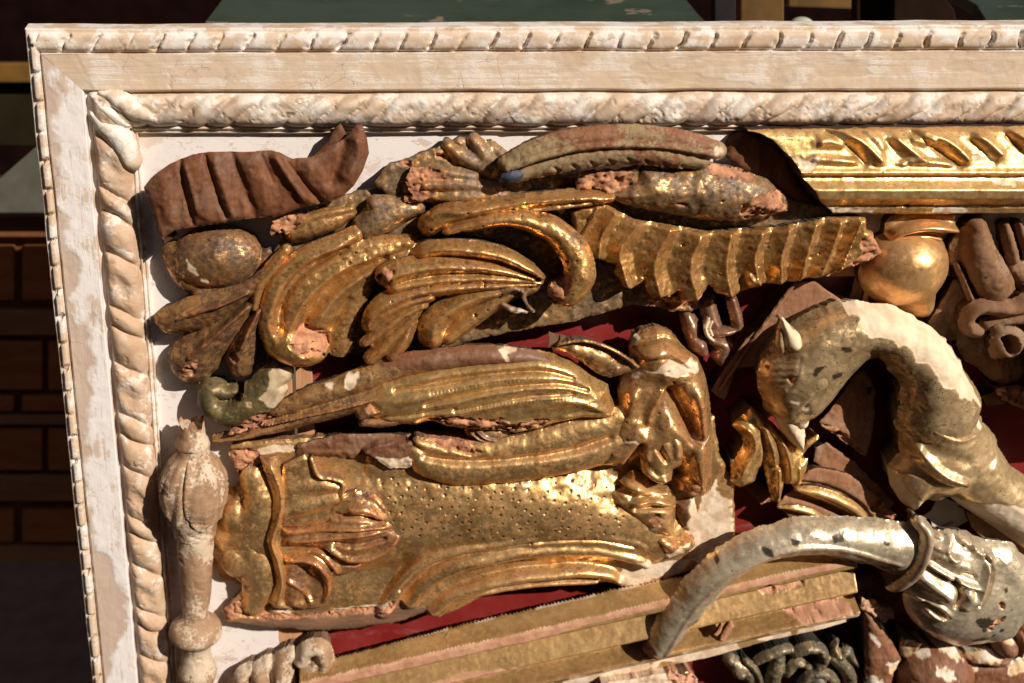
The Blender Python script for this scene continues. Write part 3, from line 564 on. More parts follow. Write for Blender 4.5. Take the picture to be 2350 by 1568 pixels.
relief('leaf', ac, AG, [S_('B', [(770, 870, 92, 92), (880, 800, 125, 96), (1000, 740, 110, 90), (1120, 720, 70, 80)], sag=42), S_('B', [(840, 700, 60, 88), (920, 700, 60, 86)], sag=22)], base=14, noise=1.8,
    paints=[('wood', 'B', [(880, 960), (960, 880), (1020, 870), (1030, 910), (960, 950), (900, 975)], 70, 4)])
relief('stem', ac, A_, [S_('B', [(1215, 850, 84, 114), (1300, 800, 92, 120), (1450, 775, 90, 124), (1700, 735, 80, 124), (2000, 690, 72, 122), (2250, 665, 66, 120), (2420, 655, 50, 114)], sag=44, sq=1.5), R_('B', [(1180, 800, 40), (1260, 740, 46), (1450, 730, 40), (1750, 680, 36), (2050, 650, 34), (2350, 640, 30)], 15, 98, 1), R_('B', [(1330, 880, 34), (1500, 820, 36), (1800, 765, 34), (2350, 690, 30)], 10, 96, 1), CUT('B', [(1320, 820, 14), (1600, 760, 18), (1950, 705, 18), (2300, 670, 12)], 9, 96)], base=14, noise=1.4, holes=7)
relief('crest', ac, AG, [P_('B', [(840, 560), (880, 490), (920, 445), (1060, 400), (1180, 350), (1320, 295), (1400, 250), (1490, 258), (1570, 268), (1730, 375), (1830, 470), (1900, 590), (1700, 690), (1450, 760), (1250, 700), (1000, 660), (900, 640)], 66, 10)],
    base=12, rough=4, noise=3.2, paints=[('wood', 'B', [(1240, 345), (1320, 320), (1372, 380), (1370, 425), (1310, 415), (1260, 385)], 66, 5), ('wood', 'B', [(930, 430), (1000, 420), (1090, 400), (1080, 455), (1000, 440)], 66, 4)])
relief('leaf', ac, AG, [S_('B', [(1500, 270, 45, 76), (1580, 380, 70, 84), (1640, 440, 50, 80)], sag=18), S_('B', [(1620, 310, 40, 72), (1700, 380, 45, 78)], sag=16), S_('B', [(1330, 310, 50, 74), (1420, 380, 60, 82), (1620, 480, 50, 82)], sag=18)], base=12)
relief('leaf', ac, AG, [S_('B', [(1060, 600, 40, 88), (1180, 570, 50, 94), (1400, 570, 55, 92), (1650, 600, 50, 84)], sag=22), S_('B', [(1230, 640, 45, 86), (1450, 650, 60, 92), (1700, 640, 50, 86)], sag=20), S_('B', [(1100, 520, 40, 88), (1250, 490, 50, 90), (1500, 520, 50, 84)], sag=20)], base=12, noise=2, rough=2,
    paints=[('wood', 'B', [(1055, 540), (1090, 465), (1200, 460), (1310, 500), (1345, 535), (1160, 548), (1145, 600), (1230, 640), (1150, 700), (1040, 690), (1025, 660), (1080, 620)], 88, 4)])
relief('splinter', ac, AG, [P_('B', [(1050, 545), (1085, 465), (1180, 455), (1160, 560), (1140, 610), (1240, 625), (1210, 665), (1150, 695), (1080, 700), (1030, 685), (1035, 655), (1090, 640), (1060, 600)], 96, 8)], base=12, rough=5, noise=4, nsc=12, paints=[('wood', 'B', [(900, 400), (1400, 400), (1400, 800), (900, 800)], 90)])
# second, smaller scroll with strands sweeping left
relief('scroll', ac, A_, [S_('B', [(1330, 890, 30, 126), (1480, 840, 50, 130), (1700, 800, 62, 134), (1920, 830, 80, 138), (2090, 920, 96, 144), (2200, 1060, 108, 152), (2220, 1200, 112, 158), (2160, 1300, 100, 158), (2080, 1310, 80, 152)], sag=34)],
    base=14, noise=1.3, holes=6, paints=[('wood', 'B', [(1988, 1232), (2010, 1190), (2060, 1155), (2140, 1162), (2135, 1230), (2090, 1310), (2050, 1372), (2005, 1325)], 122, 3)])
relief('strand', ac, A_, [S_('B', [(1120, 1060, 48, 118), (1220, 1010, 63, 130), (1450, 1005, 63, 136), (1700, 1050, 58, 138), (1870, 1130, 43, 136), (1970, 1195, 21, 130)], sag=34, sq=1.3)], smk=1.5, base=14, paints=[('wood', 'B', [(1060, 1045), (1110, 1035), (1170, 1040), (1235, 1085), (1080, 1095)], 90, 3)])
relief('strand', ac, A_, [S_('B', [(930, 1190, 92, 140), (1060, 1150, 87, 140), (1300, 1120, 73, 138), (1600, 1125, 63, 134), (1900, 1200, 31, 126)], sag=40, sq=1.3), S_('B', [(980, 1260, 73, 130), (1200, 1220, 63, 130), (1500, 1195, 61, 128), (1800, 1210, 48, 124), (1950, 1225, 29, 120)], sag=34, sq=1.3)], smk=1.5, base=14,
    paints=[('wood', 'B', [(848, 1195), (870, 1140), (910, 1115), (985, 1115), (960, 1160), (940, 1220), (900, 1255), (862, 1235)], 104, 3)])
relief('strand', ac, A_, [S_('B', [(785, 1520, 43, 122), (830, 1440, 63, 128), (940, 1360, 73, 132), (1150, 1290, 70, 132), (1450, 1250, 63, 128), (1750, 1235, 48, 122), (1920, 1230, 31, 118)], sag=38, sq=1.3),
    S_('B', [(1221, 1600, 95, 118), (1240, 1500, 95, 120), (1380, 1390, 80, 120), (1600, 1300, 70, 120), (1850, 1250, 43, 116)], sag=40, sq=1.3), S_('B', [(1330, 1600, 61, 108), (1480, 1480, 70, 110), (1700, 1330, 70, 110), (1900, 1260, 48, 110)], sag=30, sq=1.3)], smk=1.5, base=14, noise=1.2, holes=7, paints=[('wood', 'B', [(745, 1500), (790, 1460), (800, 1520), (770, 1545)], 88, 2)])
relief('leaf', ac, A_, [S_('E', [(1640, 690, 51, 118), (1740, 600, 68, 124), (1900, 520, 63, 126), (2050, 480, 48, 124)], sag=38, sq=1.3), S_('E', [(1610, 800, 41, 114), (1740, 700, 53, 120), (1880, 600, 53, 122), (2000, 540, 41, 122)], sag=34, sq=1.3),
    S_('E', [(1650, 905, 51, 110), (1760, 800, 61, 116), (1880, 680, 56, 118), (1960, 580, 41, 118)], sag=34, sq=1.3), S_('E', [(1790, 880, 56, 108), (1860, 780, 63, 114), (1920, 660, 53, 116)], sag=34, sq=1.3)], smk=1.5, base=14,
    paints=[('wood', 'E', [(1575, 830), (1600, 780), (1640, 775), (1645, 830), (1610, 860)], 80, 2)])
relief('torn_edge', ac, AG, [S_('B', [(1700, 1290, 26, 120), (1770, 1265, 20, 126), (1850, 1300, 14, 122)], sag=10), S_('B', [(1690, 1370, 18, 114), (1760, 1410, 20, 118), (1860, 1420, 16, 114)], sag=8), S_('B', [(1830, 1280, 12, 124), (1850, 1360, 12, 124), (1900, 1420, 12, 118)], sag=6)], base=14, rough=2, paints=[('gesso', 'B', [(1650, 1340), (1800, 1380), (1900, 1400), (1900, 1460), (1650, 1420)], 80)])
# the shell fan on the right
fan = [(-30, 745), (40, 705), (200, 690), (400, 800), (900, 880), (1380, 850), (1700, 790), (1945, 785), (1955, 870), (1998, 885), (2005, 930), (2035, 960), (2062, 1030), (2000, 1080), (1860, 1120), (1670, 1180), (1560, 1200), (1400, 1235), (1260, 1235), (1180, 1270), (1050, 1325), (960, 1300), (900, 1240), (850, 1330), (720, 1365), (690, 1290), (640, 1330), (520, 1330), (480, 1280), (470, 1210), (420, 1250), (370, 1278), (310, 1240), (265, 1160), (280, 1110), (220, 1090), (120, 1060), (-10, 930)]
rib = [((130, 720), (70, 830), (30, 900)), ((250, 760), (170, 900), (150, 1040)), ((400, 840), (290, 1010), (345, 1240)), ((620, 870), (520, 1080), (560, 1290)), ((830, 900), (760, 1100), (800, 1290)), ((1030, 880), (1000, 1100), (1030, 1280)), ((1240, 880), (1190, 1050), (1220, 1220)), ((1420, 860), (1370, 1040), (1370, 1210)), ((1590, 850), (1540, 1020), (1500, 1190)), ((1750, 850), (1700, 1000), (1640, 1150)), ((1890, 830), (1840, 960), (1780, 1100))]
def fan_fn(U, V, H, A, att):
    ds = []
    for r3 in rib:
        c = catmull(conv('C', r3, 80), 5); dd, par, side = seg_dist(U, V, np.vstack([c[0]+(c[0]-c[1])*8, c, c[-1]+(c[-1]-c[-2])*8])); ds.append(dd*side)
    ds = np.array(ds); K = np.full(U.shape, -.5); f = np.zeros(U.shape)
    for i in range(len(rib)-1):
        a, b = ds[i], ds[i+1]; m = (a*b <= 0) & (np.abs(a)+np.abs(b) < 130); t = np.abs(a)/(np.abs(a)+np.abs(b)+1e-6); K = np.where(m, i+t, K)
    on = K >= 0; ph = np.mod(K, 1.0)                 # 0 on a rib crest, .5 in the groove
    x = np.abs(ph-.42)/np.where(ph < .42, .42, .58); prof = .75*x**1.9+.25*(1-(1-x)**2)
    m = H > -500; h = 24*np.where(on, prof, .5)*np.clip(A/10+.35, 0, 1); H[m] += h[m]
    at = np.interp(V, [V.min(), V.max()], [0, 6]); H[m] += at[m]
relief('shell_fan', ac, A_, [P_('C', fan, 78, 12), R_('C', [(1150, 1150, 20), (1180, 1210, 36), (1240, 1210, 26)], 10, 80)],
    base=14, rough=3, noise=2.4, smk=2, extra=fan_fn, blur=0, holes=12, paints=[('wood', 'C', [(1890, 1010), (1880, 940), (1960, 870), (2080, 1030), (2000, 1100), (1660, 1200), (1760, 1110), (1830, 1060)], 60, 4), ('wood', 'C', [(480, 1265), (560, 1290), (690, 1275), (680, 1350), (520, 1340)], 55, 5), ('wood', 'C', [(700, 1320), (820, 1290), (900, 1225), (950, 1300), (860, 1345), (720, 1375)], 55, 5), ('wood', 'C', [(1080, 1300), (1160, 1255), (1260, 1225), (1240, 1270), (1100, 1330)], 55, 3)])
# the hollow broken block above the fan
blk = [(180, 672), (300, 625), (420, 555), (460, 450), (700, 478), (900, 438), (1150, 490), (1330, 560), (1470, 690), (1490, 785), (1330, 830), (1150, 856), (950, 850), (700, 808), (420, 758)]
relief('broken_block', ac, AG, [P_('C', blk, 128, 70, (0, .04))], holes=8, base=14, rough=3, noise=3, nsc=40, blur=1,
    paints=[('wood', 'C', [(1110, 690), (1230, 630), (1400, 620), (1480, 780), (1280, 820), (1180, 800), (1100, 760)], 105, 5), ('wood', 'C', [(880, 445), (1020, 450), (1200, 505), (1200, 545), (960, 515)], 108, 4), ('wood', 'C', [(650, 670), (740, 690), (760, 715), (690, 705)], 104, 3), ('wood', 'C', [(820, 790), (880, 780), (1000, 830), (1150, 855), (960, 860), (820, 835)], 90, 4)],
    extra=lambda U, V, H, A, att: None)
relief('broken_end', ac, AG, [P_('C', [(10, 605), (50, 500), (120, 480), (260, 470), (430, 440), (430, 545), (330, 620), (220, 668), (170, 600), (60, 612)], 104, 16)], base=14, rough=5, noise=5, nsc=14, paints=[('wood', 'C', [(0, 400), (390, 400), (400, 700), (0, 700)], 100)])

# ---------------------------------------------------------------- brown ribbon curl
rb = thing('ribbon_curl', 'dark brown carved walnut ribbon curl lying over the white inner board at the upper left', 'carving', 590, 440, 20)
relief('ribbon', rb, M['shell_wood'], [P_('P', [(328, 432), (345, 410), (362, 396), (388, 378), (440, 356), (480, 350), (560, 350), (622, 346), (645, 352), (668, 366), (715, 362), (742, 352), (775, 330), (800, 312), (818, 288), (830, 287), (842, 318), (847, 352), (832, 395), (812, 428), (790, 450), (755, 466), (690, 478), (640, 498), (560, 505), (470, 520), (400, 530), (375, 548), (378, 565), (362, 535), (348, 490), (338, 460)], 96, 14)] +
    [R_('P', p, dd*(.6 if shp == 0 else .9), 110, shp) for p, dd, shp in (([(372, 400, 26), (378, 450, 30), (392, 525, 22)], 12, 0), ([(432, 372, 40), (452, 440, 44), (480, 510, 30)], 15, 0), ([(486, 360, 22), (510, 430, 26), (536, 505, 18)], 12, 1), ([(565, 355, 42), (595, 430, 44), (622, 490, 30)], 14, 0), ([(628, 352, 22), (655, 400, 26), (704, 470, 18)], 18, 1), ([(700, 375, 34), (735, 420, 36), (770, 450, 26)], 12, 0), ([(816, 312, 22), (820, 360, 30), (786, 420, 28)], 16, 1))] +
    [CUT('P', [(410, 370, 6), (420, 440, 8), (438, 515, 6)], 10, 105), CUT('P', [(468, 362, 5), (490, 430, 6), (516, 500, 5)], 9, 105), CUT('P', [(530, 360, 10), (556, 430, 12), (580, 495, 10)], 9, 105), CUT('P', [(645, 362, 5), (692, 420, 7), (738, 470, 6)], 12, 105), CUT('P', [(790, 330, 10), (780, 370, 12), (760, 420, 10)], 9, 105), CUT('P', [(598, 360, 5), (625, 420, 5)], 6, 105), R_('P', [(420, 372, 8), (440, 440, 10), (452, 500, 8)], 6, 110, 1), R_('P', [(640, 360, 8), (672, 410, 10), (716, 470, 8)], 7, 110, 1)], base=26, noise=1.9, inset=.3, blur=1, paints=[('dark', 'A', [(1205, 1345), (1215, 1340), (1232, 1420), (1222, 1430)], 105, 0)])
relief('curled_back', rb, M['shell_wood'], [P_('P', [(712, 364), (735, 345), (755, 322), (770, 292), (782, 284), (800, 318), (812, 306), (800, 330), (770, 358), (740, 372)], 60, 10)], base=20, noise=1.5)

# ---------------------------------------------------------------- painted arched stick
st = thing('painted_moulding_piece', 'arched strip with flaking pale green and red paint above the acanthus carving', 'moulding', 1400, 345, 60)
relief('moulding', st, M['stick'], [S_('P', [(1160, 376, 18, 128), (1220, 350, 26, 136), (1300, 326, 27, 140), (1400, 314, 27, 142), (1500, 316, 27, 140), (1600, 336, 27, 134), (1648, 348, 22, 126)], sag=20),
    S_('P', [(1185, 402, 20, 122), (1260, 380, 26, 130), (1350, 358, 28, 134), (1450, 350, 28, 136), (1540, 360, 26, 132), (1610, 372, 20, 122)], sag=18), S_('P', [(1165, 388, 10, 134), (1280, 352, 8, 144), (1400, 334, 8, 146), (1520, 337, 8, 144), (1640, 356, 7, 132)], sag=7)] +
    [CUT('P', [(x, 362+abs(x-1430)*.14, 2), (x+14, 374+abs(x-1430)*.14, 3), (x, 388+abs(x-1430)*.12, 2)], 7, 130) for x in range(1270, 1600, 42)], base=80, noise=1.8, nsc=14, rough=1.5,
    paints=[('gesso', 'P', [(1638, 335), (1662, 345), (1655, 372), (1640, 365)], 120, 4)])
relief('blue_tip', st, M['blue'], [D_('P', 1176, 405, 26, 14, -6, 134, 10)], base=80)

# ---------------------------------------------------------------- gilded moulding length, top right
mo = thing('gilded_moulding', 'bright gilded moulding with carved leaf loops along the top right under the rope', 'moulding', 2050, 400, 30)
def prof_moulding(U, V, H, A, att):
    top = tb(2000, 292, 60)[1]; bot = tb(2000, 492, 60)[1]; t = (top-V)/(top-bot)
    xs_ = [0, .03, .10, .25, .42, .475, .49, .52, .57, .66, .76, .82, .87, .90, .97, 1.0]; hs_ = [52, 66, 78, 84, 94, 104, 102, 88, 92, 112, 108, 92, 78, 80, 74, 50]
    h = np.interp(t, xs_, hs_); m = H > -500; H[m] = np.maximum(h[m], 0)+(H[m]-60)
MEND = [(1140, 200), (1230, 215), (1310, 255), (1370, 320), (1430, 375), (1465, 430), (1485, 490), (1530, 540), (1560, 580), (1590, 640), (1650, 690), (1700, 730), (1735, 772)]
LOOPS = [([(860, 1010, 50), (990, 1060, 66), (1110, 1140, 80), (1200, 1230, 80), (1240, 1290, 50)], 26, 1), ([(1120, 1020, 40), (1210, 1100, 56), (1262, 1190, 50)], 16, 0), ([(1520, 1010, 50), (1650, 1060, 70), (1780, 1130, 80), (1880, 1220, 78), (1920, 1280, 46)], 26, 1), ([(1350, 1080, 54), (1450, 1170, 60), (1590, 1275, 46)], 20, 1), ([(1990, 1050, 70), (2090, 1130, 84), (2200, 1240, 60)], 24, 1), ([(2260, 1010, 60), (2360, 1080, 70), (2450, 1200, 70)], 26, 1), ([(740, 1130, 60), (850, 1115, 66), (970, 1140, 50)], 18, 0), ([(680, 1245, 40), (860, 1260, 50), (1050, 1278, 36)], 14, 0), ([(1470, 1105, 60), (1570, 1105, 64), (1670, 1130, 46)], 18, 0), ([(1370, 1295, 36), (1530, 1270, 44), (1820, 1300, 36)], 12, 0)]
PITS = [([(820, 1050, 18), (930, 1120, 22), (1030, 1200, 26), (1100, 1290, 18)], 9), ([(1500, 1060, 18), (1640, 1150, 22), (1760, 1240, 26), (1850, 1300, 18)], 9), ([(1290, 1120, 22), (1360, 1220, 24), (1440, 1290, 18)], 5), ([(2250, 1080, 20), (2350, 1180, 24)], 8), ([(1960, 1120, 18), (2060, 1220, 22), (2120, 1290, 18)], 5)]
relief('moulding', mo, M['moulding'], [P_('C', MEND+[(2300, 775), (3400, 765), (3400, 175), (2300, 185)], 60, 2)]+[R_('D', p, dd*.72, 95, s) for p, dd, s in LOOPS]+[CUT('D', p, dd, 90) for p, dd in PITS], base=-5, rough=1.5, noise=1.0, blur=1, extra=prof_moulding, inset=.0,
    paints=[('gesso', 'D', [(560, 1215), (620, 1250), (745, 1230), (690, 1310), (600, 1290)], 90, 5), ('gesso', 'D', [(1940, 1230), (2010, 1208), (2030, 1260), (1960, 1272)], 90, 2), ('gesso', 'D', [(2042, 1240), (2132, 1242), (2120, 1282), (2050, 1280)], 90, 2), ('gesso', 'D', [(2090, 1412), (2270, 1422), (2250, 1452), (2100, 1442)], 90, 4),
            ('gesso', 'C', [(1730, 715), (2020, 720), (2000, 765), (1735, 775)], 70, 4), ('gesso', 'C', [(1690, 690), (1740, 720), (1740, 775), (1670, 710)], 60, 2), ('gesso', 'C', [(1440, 400), (1500, 420), (1530, 470), (1580, 460), (1600, 380), (1560, 400), (1480, 380)], 90, 4), ('gesso', 'L', [(1250, 200), (1600, 195), (1600, 290), (1250, 285)], 70, 8), ('gesso', 'L', [(1880, 160), (2240, 155), (2240, 185), (1890, 190)], 80, 3), ('dark', 'L', [(870, 175), (930, 170), (960, 210), (920, 230), (880, 210)], 70, 0), ('dark', 'L', [(760, 195), (795, 195), (795, 222), (762, 222)], 70, 0)])
relief('moulding_back', mo, M['shell_wood'], [P_('C', [(1025, 300), (1060, 240), (1140, 205), (1300, 255), (1430, 375), (1500, 560), (1600, 680), (1735, 775), (1560, 770), (1380, 600), (1100, 460), (1030, 400)], 30, 14)], base=-5, noise=2, blur=2)
# ---------------------------------------------------------------- olive hook
hk = thing('hook_carving', 'small olive painted hook shaped scroll with a cream worn patch beneath the acanthus leaves', 'carving', 540, 920, 20)
relief('hook', hk, M['hook'], [S_('E', [(740, 1110, 42, 70), (680, 1130, 62, 76), (600, 1110, 84, 80), (565, 1140, 90, 84), (590, 1230, 100, 88), (680, 1270, 108, 92), (800, 1220, 110, 98), (900, 1130, 105, 102), (970, 1050, 100, 104), (1040, 990, 96, 100)], sag=40),
    S_('E', [(760, 1310, 70, 76), (880, 1270, 80, 80), (980, 1200, 70, 84), (1040, 1110, 50, 90)], sag=30)], base=0, noise=1.2, inset=.3,
    paints=[('gesso', 'E', [(950, 990), (1000, 955), (1115, 1000), (1085, 1150), (1000, 1255), (945, 1240), (925, 1190), (890, 1160), (950, 1110), (970, 1040)], 95, 3), ('gesso', 'E', [(810, 1190), (850, 1190), (850, 1225), (815, 1220)], 100, 3), ('wood', 'E', [(690, 1395), (860, 1265), (1010, 1245), (1040, 1275), (930, 1370), (800, 1420)], 70, 2)])
relief('hook_foot', hk, M['hook'], [P_('E', [(695, 1400), (850, 1270), (1000, 1240), (1050, 1260), (930, 1370), (800, 1415), (720, 1425)], 72, 18)], base=0, paints=[('wood', 'E', [(600, 1200), (1100, 1200), (1100, 1500), (600, 1500)], 70)])

# ---------------------------------------------------------------- long gilded pod
pd = thing('gilded_pod_leaf', 'long gilded folded leaf with punched veins and brown back, lying above the big cartouche', 'carving', 1000, 920, 30)
relief('stem', pd, M['pod_dull'], [S_('E', [(600, 1440, 22, 60), (750, 1425, 36, 70), (950, 1370, 60, 82), (1200, 1290, 85, 92), (1500, 1200, 105, 98), (1800, 1100, 115, 102), (2100, 1010, 110, 104)], sag=44, sq=1.4),
    S_('E', [(1000, 1260, 40, 84), (1200, 1180, 70, 92), (1500, 1080, 85, 98), (1800, 980, 90, 104), (2100, 920, 80, 104)], sag=28),
    S_('E', [(700, 1408, 8, 78), (950, 1350, 10, 92), (1200, 1290, 11, 102), (1500, 1225, 11, 108), (1720, 1165, 9, 110)], sag=10)], base=18, noise=1.4, inset=.25, rough=1,
    paints=[('wood', 'E', [(690, 1400), (860, 1330), (1000, 1270), (1020, 1250), (1000, 1330), (800, 1390)], 80, 4), ('gesso', 'E', [(1480, 1040), (1500, 1000), (1580, 985), (1570, 1040), (1500, 1115), (1480, 1080)], 92, 4), ('gesso', 'E', [(1335, 1080), (1400, 1075), (1395, 1100), (1350, 1095)], 92, 3), ('wood', 'E', [(575, 1380), (680, 1390), (660, 1425), (590, 1440)], 60, 3)])
relief('knob', pd, M['pod_dull'], [S_('E', [(1590, 1270, 50, 108), (1660, 1240, 62, 116), (1740, 1210, 50, 112)], sag=34), S_('E', [(1600, 1330, 36, 96), (1750, 1320, 50, 98), (1950, 1290, 40, 98)], sag=24)], base=30, paints=[('wood', 'E', [(1600, 1240), (1680, 1190), (1750, 1200), (1720, 1240), (1640, 1262)], 110, 3)])
relief('leaf', pd, M['pod'], [
    P_('F', [(-420, 640), (-300, 540), (-100, 480), (150, 440), (400, 400), (600, 370), (760, 350), (870, 375), (1000, 430), (1100, 500), (1190, 560), (1240, 590), (1250, 650), (1290, 740), (1295, 790), (1260, 815), (1180, 820), (1050, 820), (900, 845), (750, 890), (620, 915), (480, 900), (300, 890), (150, 870), (50, 830), (-60, 860), (-250, 850), (-400, 800)], 92, 34, dome=34),
    R_('F', [(-100, 560, 60), (150, 500, 70), (450, 465, 76), (750, 440, 80), (950, 480, 76), (1100, 570, 60)], 11.5, 122), R_('F', [(-300, 720, 40), (0, 660, 54), (300, 590, 60), (600, 545, 60), (850, 540, 56), (1050, 580, 50), (1200, 660, 40)], 7.2, 128),
    R_('F', [(100, 730, 40), (350, 660, 50), (650, 610, 54), (900, 600, 50), (1080, 640, 46), (1220, 720, 36)], 8.6, 130, 1), R_('F', [(60, 810, 40), (300, 745, 54), (600, 690, 60), (900, 665, 56), (1080, 690, 46), (1220, 760, 36)], 6.5, 128), R_('F', [(700, 740, 40), (950, 700, 46), (1120, 730, 40), (1260, 770, 30)], 6.5, 124),
    R_('F', [(900, 800, 30), (1100, 775, 34), (1270, 780, 26)], 8.6, 110, 1), R_('F', [(200, 830, 40), (450, 850, 50), (700, 810, 40)], 5.8, 105),
    CUT('F', [(-200, 630, 14), (200, 555, 16), (500, 510, 16), (800, 495, 16), (1000, 540, 12)], 9, 125), CUT('F', [(0, 720, 12), (300, 640, 12), (600, 585, 12), (900, 572, 12), (1100, 620, 10)], 8, 125), CUT('F', [(200, 760, 12), (450, 700, 12), (700, 655, 12), (1000, 640, 10)], 8, 125), CUT('F', [(-300, 800, 20), (0, 760, 14), (200, 720, 10)], 8, 110)] +
    [CUT('F', [(x, y, 4), (x+2, y+1, 4)], 4.5, 128) for x, y in [(240+i*24, 735-i*2.8+abs(i-14)*1.2) for i in range(32)]+[(40+i*26, 640-i*5.2+i*i*.05) for i in range(24)]+[(950+i*22, 742-i*5) for i in range(9)]],
    base=24, noise=1.0, inset=.3, blur=1, step=2.3, rough=1.0, smk=2.5,
    paints=[('wood', 'F', [(30, 800), (120, 760), (250, 770), (340, 800), (500, 790), (600, 830), (800, 780), (860, 800), (700, 880), (450, 880), (200, 900)], 104, 10)])
relief('brown_back', pd, M['back_wood'], [S_('F', [(-420, 520, 40, 92), (-200, 450, 76, 104), (100, 410, 85, 110), (350, 385, 78, 112), (600, 385, 66, 112), (760, 400, 50, 108), (880, 420, 24, 100)], sag=26)], base=24, noise=1.5, inset=.3,
    paints=[('gesso', 'F', [(500, 350), (560, 335), (620, 345), (560, 370), (570, 415), (540, 410)], 110, 3)])
relief('back_leaf', pd, M['pod_dull'], [P_('F', [(830, 325), (920, 280), (1040, 265), (1200, 300), (1330, 360), (1420, 420), (1450, 460), (1380, 500), (1240, 530), (1150, 500), (1050, 420), (950, 360)], 96, 16), S_('F', [(900, 300, 12, 110), (1060, 278, 14, 114), (1220, 320, 14, 114), (1350, 390, 14, 112), (1430, 455, 12, 106)], sag=12), S_('F', [(1000, 330, 40, 104), (1180, 400, 50, 106), (1280, 470, 36, 102)], sag=10)], base=24, rough=2, noise=1.5, inset=.25)
relief('under_lobe', pd, M['pod_dull'], [D_('F', 430, 900, 165, 95, 10, 84, 30), S_('F', [(310, 900, 12, 90), (380, 950, 12, 92), (500, 985, 12, 88)], sag=8), S_('F', [(350, 890, 10, 92), (420, 940, 10, 94), (530, 960, 10, 90)], sag=8)], base=30)

# ---------------------------------------------------------------- big cartouche
ct = thing('gilded_cartouche', 'broad burnished gold cartouche with punched dots, scalloped left end and rolled scroll crown at right', 'carving', 1050, 1210, 20)
cpl = [(522, 1045), (530, 1025), (560, 1015), (640, 1012), (760, 1005), (960, 1000), (1100, 1000), (1400, 975), (1440, 960), (1640, 960), (1655, 1050), (1686, 1110), (1690, 1240), (1640, 1290), (1600, 1312), (1480, 1350), (1440, 1352), (1400, 1340), (1270, 1342), (1130, 1362), (1060, 1400), (1010, 1418), (990, 1405), (900, 1436), (740, 1452), (600, 1445), (520, 1432), (506, 1412), (560, 1350), (510, 1310), (504, 1262), (530, 1240), (504, 1205), (508, 1160), (545, 1140), (556, 1140), (545, 1090)]
dots = []
_r = random.Random(5)
for j in range(8):
    for i in range(26):
        x = 870+i*25+(j % 2)*12+_r.uniform(-6, 6); y = 1106+j*18+_r.uniform(-5, 5)+max(0, 900-x)*.1+max(0, x-1250)*.16
        up_ = 1235-max(0, 980-x)*.25+max(0, x-1150)*.03-max(0, x-1400)*.3
        if 1108+max(0, x-1250)*.05 < y < up_ and x < 1440 and _r.random() > .12: dots.append((x, y))
def dot_fn(U, V, H, A, att):
    dk = att.setdefault('dark', np.zeros(U.shape)); u0, v0 = U[0, 0], V[0, 0]; st_ = U[0, 1]-U[0, 0]
    for k, (x, y) in enumerate(dots):
        a, b, m = tb(x, y, 84); r = 2.3+.6*math.sin(k*1.7); i0 = int((a-u0)/st_)-4; j0 = int((b-v0)/st_)-4; s = (slice(j0, j0+9), slice(i0, i0+9))
        d = np.hypot(U[s]-a, V[s]-b); w = np.exp(-(d/r)**4); H[s] -= 3.5*w; dk[s] = np.maximum(dk[s], np.exp(-(d/(r+.9))**4)*(1.1 if k % 9 else 0))
